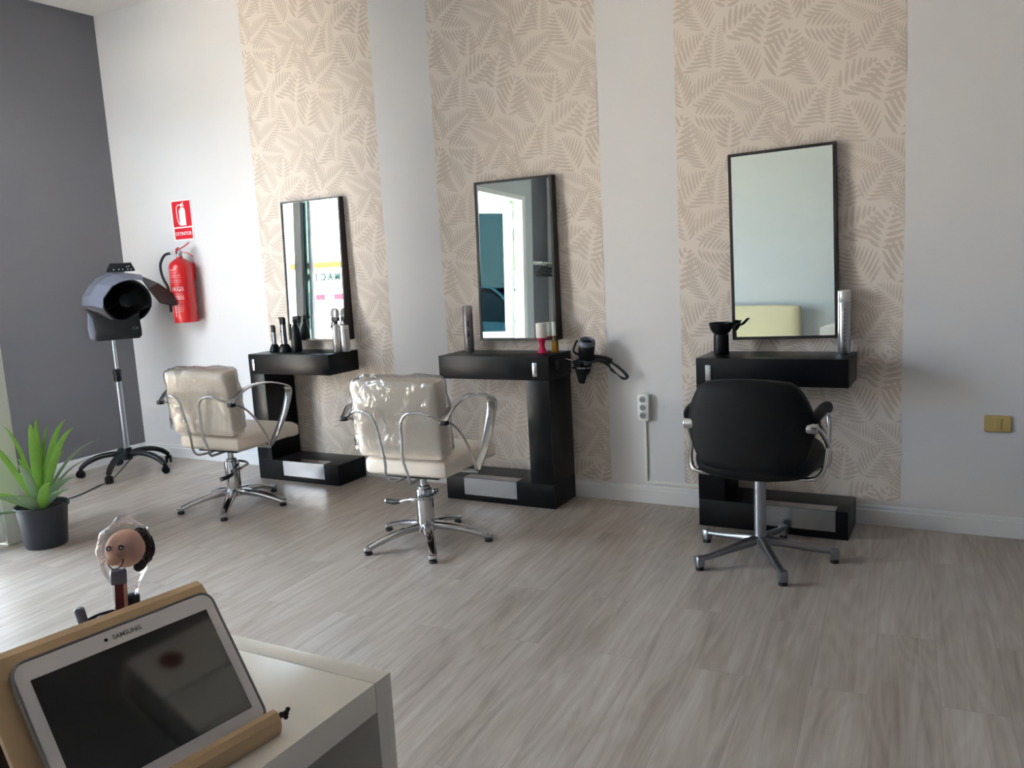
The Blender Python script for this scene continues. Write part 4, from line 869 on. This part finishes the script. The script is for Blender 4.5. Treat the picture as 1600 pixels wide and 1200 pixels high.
prof = [(.012, .03), (.016, .06), (.014, .11), (.013, .145), (.017, .172), (.026, .192), (.0325, .220), (.029, .243), (.014, .254), (.009, .262)]
bb = MB(); bb.lathe(prof, M_film2, 30)
b.add([(v.x*1.05+.009*min(1, v.z/.2)+mathutils.noise.noise(v*60)*.003, v.y*.85+mathutils.noise.noise(v*60+Vector((3, 0, 0)))*.003, v.z) for v in bb.v], bb.f, M_film2, XN); b.obj('cellophane_wrap', t)
def pen(label, col, dx, dy, h, tilt, r=.005, capm=None, nm='pen'):
    t = thing(nm, label, 'pen', (cx_, cy_, TZ+.008)); Xp = NX@Matrix.Translation((dx, dy, 0))@Matrix.Rotation(tilt, 4, 'Y')
    b = MB(); b.lathe([(0, 0), (r, .002), (r, h-.02), (0, h-.02)], col, 14, X=Xp); b.obj('barrel', t)
    b = MB(); b.lathe([(r*1.25, h-.035), (r*1.25, h-.002), (r*.8, h), (0, h)], capm or col, 14, X=Xp); b.obj('cap', t)
pen('thick black marker right of the toy pen in the pen cup', M_black0, .016, -.008, .150, R_(4), .0075)
pen('grey and navy pen tilted to the left in the pen cup', M_cord, -.014, .004, .152, R_(-9), .005, M_gplas)
pen('pen with a blue cap standing lowest in the pen cup', M_blue, -.008, .012, .136, R_(-2), .006)

# ------------------------------------------------------------------ things seen only in the mirrors
t = thing('waiting_bench', 'pale yellow padded bench back against the opposite wall, reflected in the right mirror', 'bench', (3.53, FARY+.30, 0))
b = MB(); b.cushion(0, -.20, .70, 1.30, .10, .52, .035, M_sofa, (.004, .008, .004), 9); b.obj('backrest', t)
b = MB(); b.cushion(0, .02, .40, 1.30, .52, .12, .04, M_sofa, (.004, .006, .012), 9); b.obj('seat', t)
for sx in (-.58, .58):
    for sy in (-.18, .22):
        b = MB(); b.tube([(sx, sy, 0), (sx, sy, .35)], .016, M_chrome, 10); b.obj('leg', t)
t = thing('air_conditioner', 'white wall mounted air conditioner with round dark red sticker, reflected in the tablet screen', 'air conditioner', (RX, -1.99, 2.2))
b = MB(); b.box(-.20, -.002, -.45, .45, .36, .66, M_white, .02); b.box(-.195, -.002, -.45, .45, .12, .352, M_white, .012); b.obj('housing', t)
b = MB(); b.box(-.19, -.05, -.42, .42, .095, .118, M_white, .004); b.obj('louvre', t)
b = MB(); b.lathe([(0, .2005), (.055, .2005), (.055, .203), (0, .203)], M_dred, 26, X=Matrix.Translation((0, -.30, .53))@Matrix.Rotation(R_(-90), 4, 'Y')); b.obj('sticker', t)
t = thing('coat_rail', 'white coat rail fixed near the far corner, reflected in the middle mirror', 'coat rail', (FX, -4.72, 1.62))
b = MB(); b.box(.002, .03, -.14, .16, -.02, .02, M_white, .004); b.tube([(.03, -.12, 0), (.10, -.12, .0)], .008, M_white, 8); b.tube([(.03, .13, 0), (.10, .13, 0)], .008, M_white, 8); b.tube([(.10, -.16, 0), (.10, .16, 0)], .012, M_white, 10); b.obj('rail', t)
hg0 = None
for i in range(6):
    if i == 0:
        hg0 = thing('coat_hanger', 'black wire coat hanger nearest the far wall on the white rail', 'hanger', (FX+.10, -4.85, 1.62), 0, 'black hangers on the coat rail')
        b = MB(); b.tube([(0, 0, .018), (.012, 0, .012), (.012, 0, -.005), (0, 0, -.02), (0, 0, -.05)], .0035, M_black0, 7, smooth=4)
        b.tube([(0, 0, -.05), (.10, 0, -.085), (.19, 0, -.14), (.19, 0, -.150), (-.08, 0, -.150), (-.08, 0, -.12), (0, 0, -.05)], .0045, M_black0, 7); b.tube([(.02, 0, -.09), (.06, 0, -.12), (.02, 0, -.14), (-.03, 0, -.12), (.02, 0, -.09)], .004, M_black0, 7, smooth=4); b.obj('wire', hg0)
    else:
        h = copy_tree(hg0); h.location = (FX+.10, -4.85+i*.048, 1.62); h.rotation_euler.z = R_(random.uniform(-12, 12)); h['label'] = ['', 'second', 'third', 'fourth', 'fifth', 'sixth'][i]+' black wire coat hanger from the far wall on the white rail'
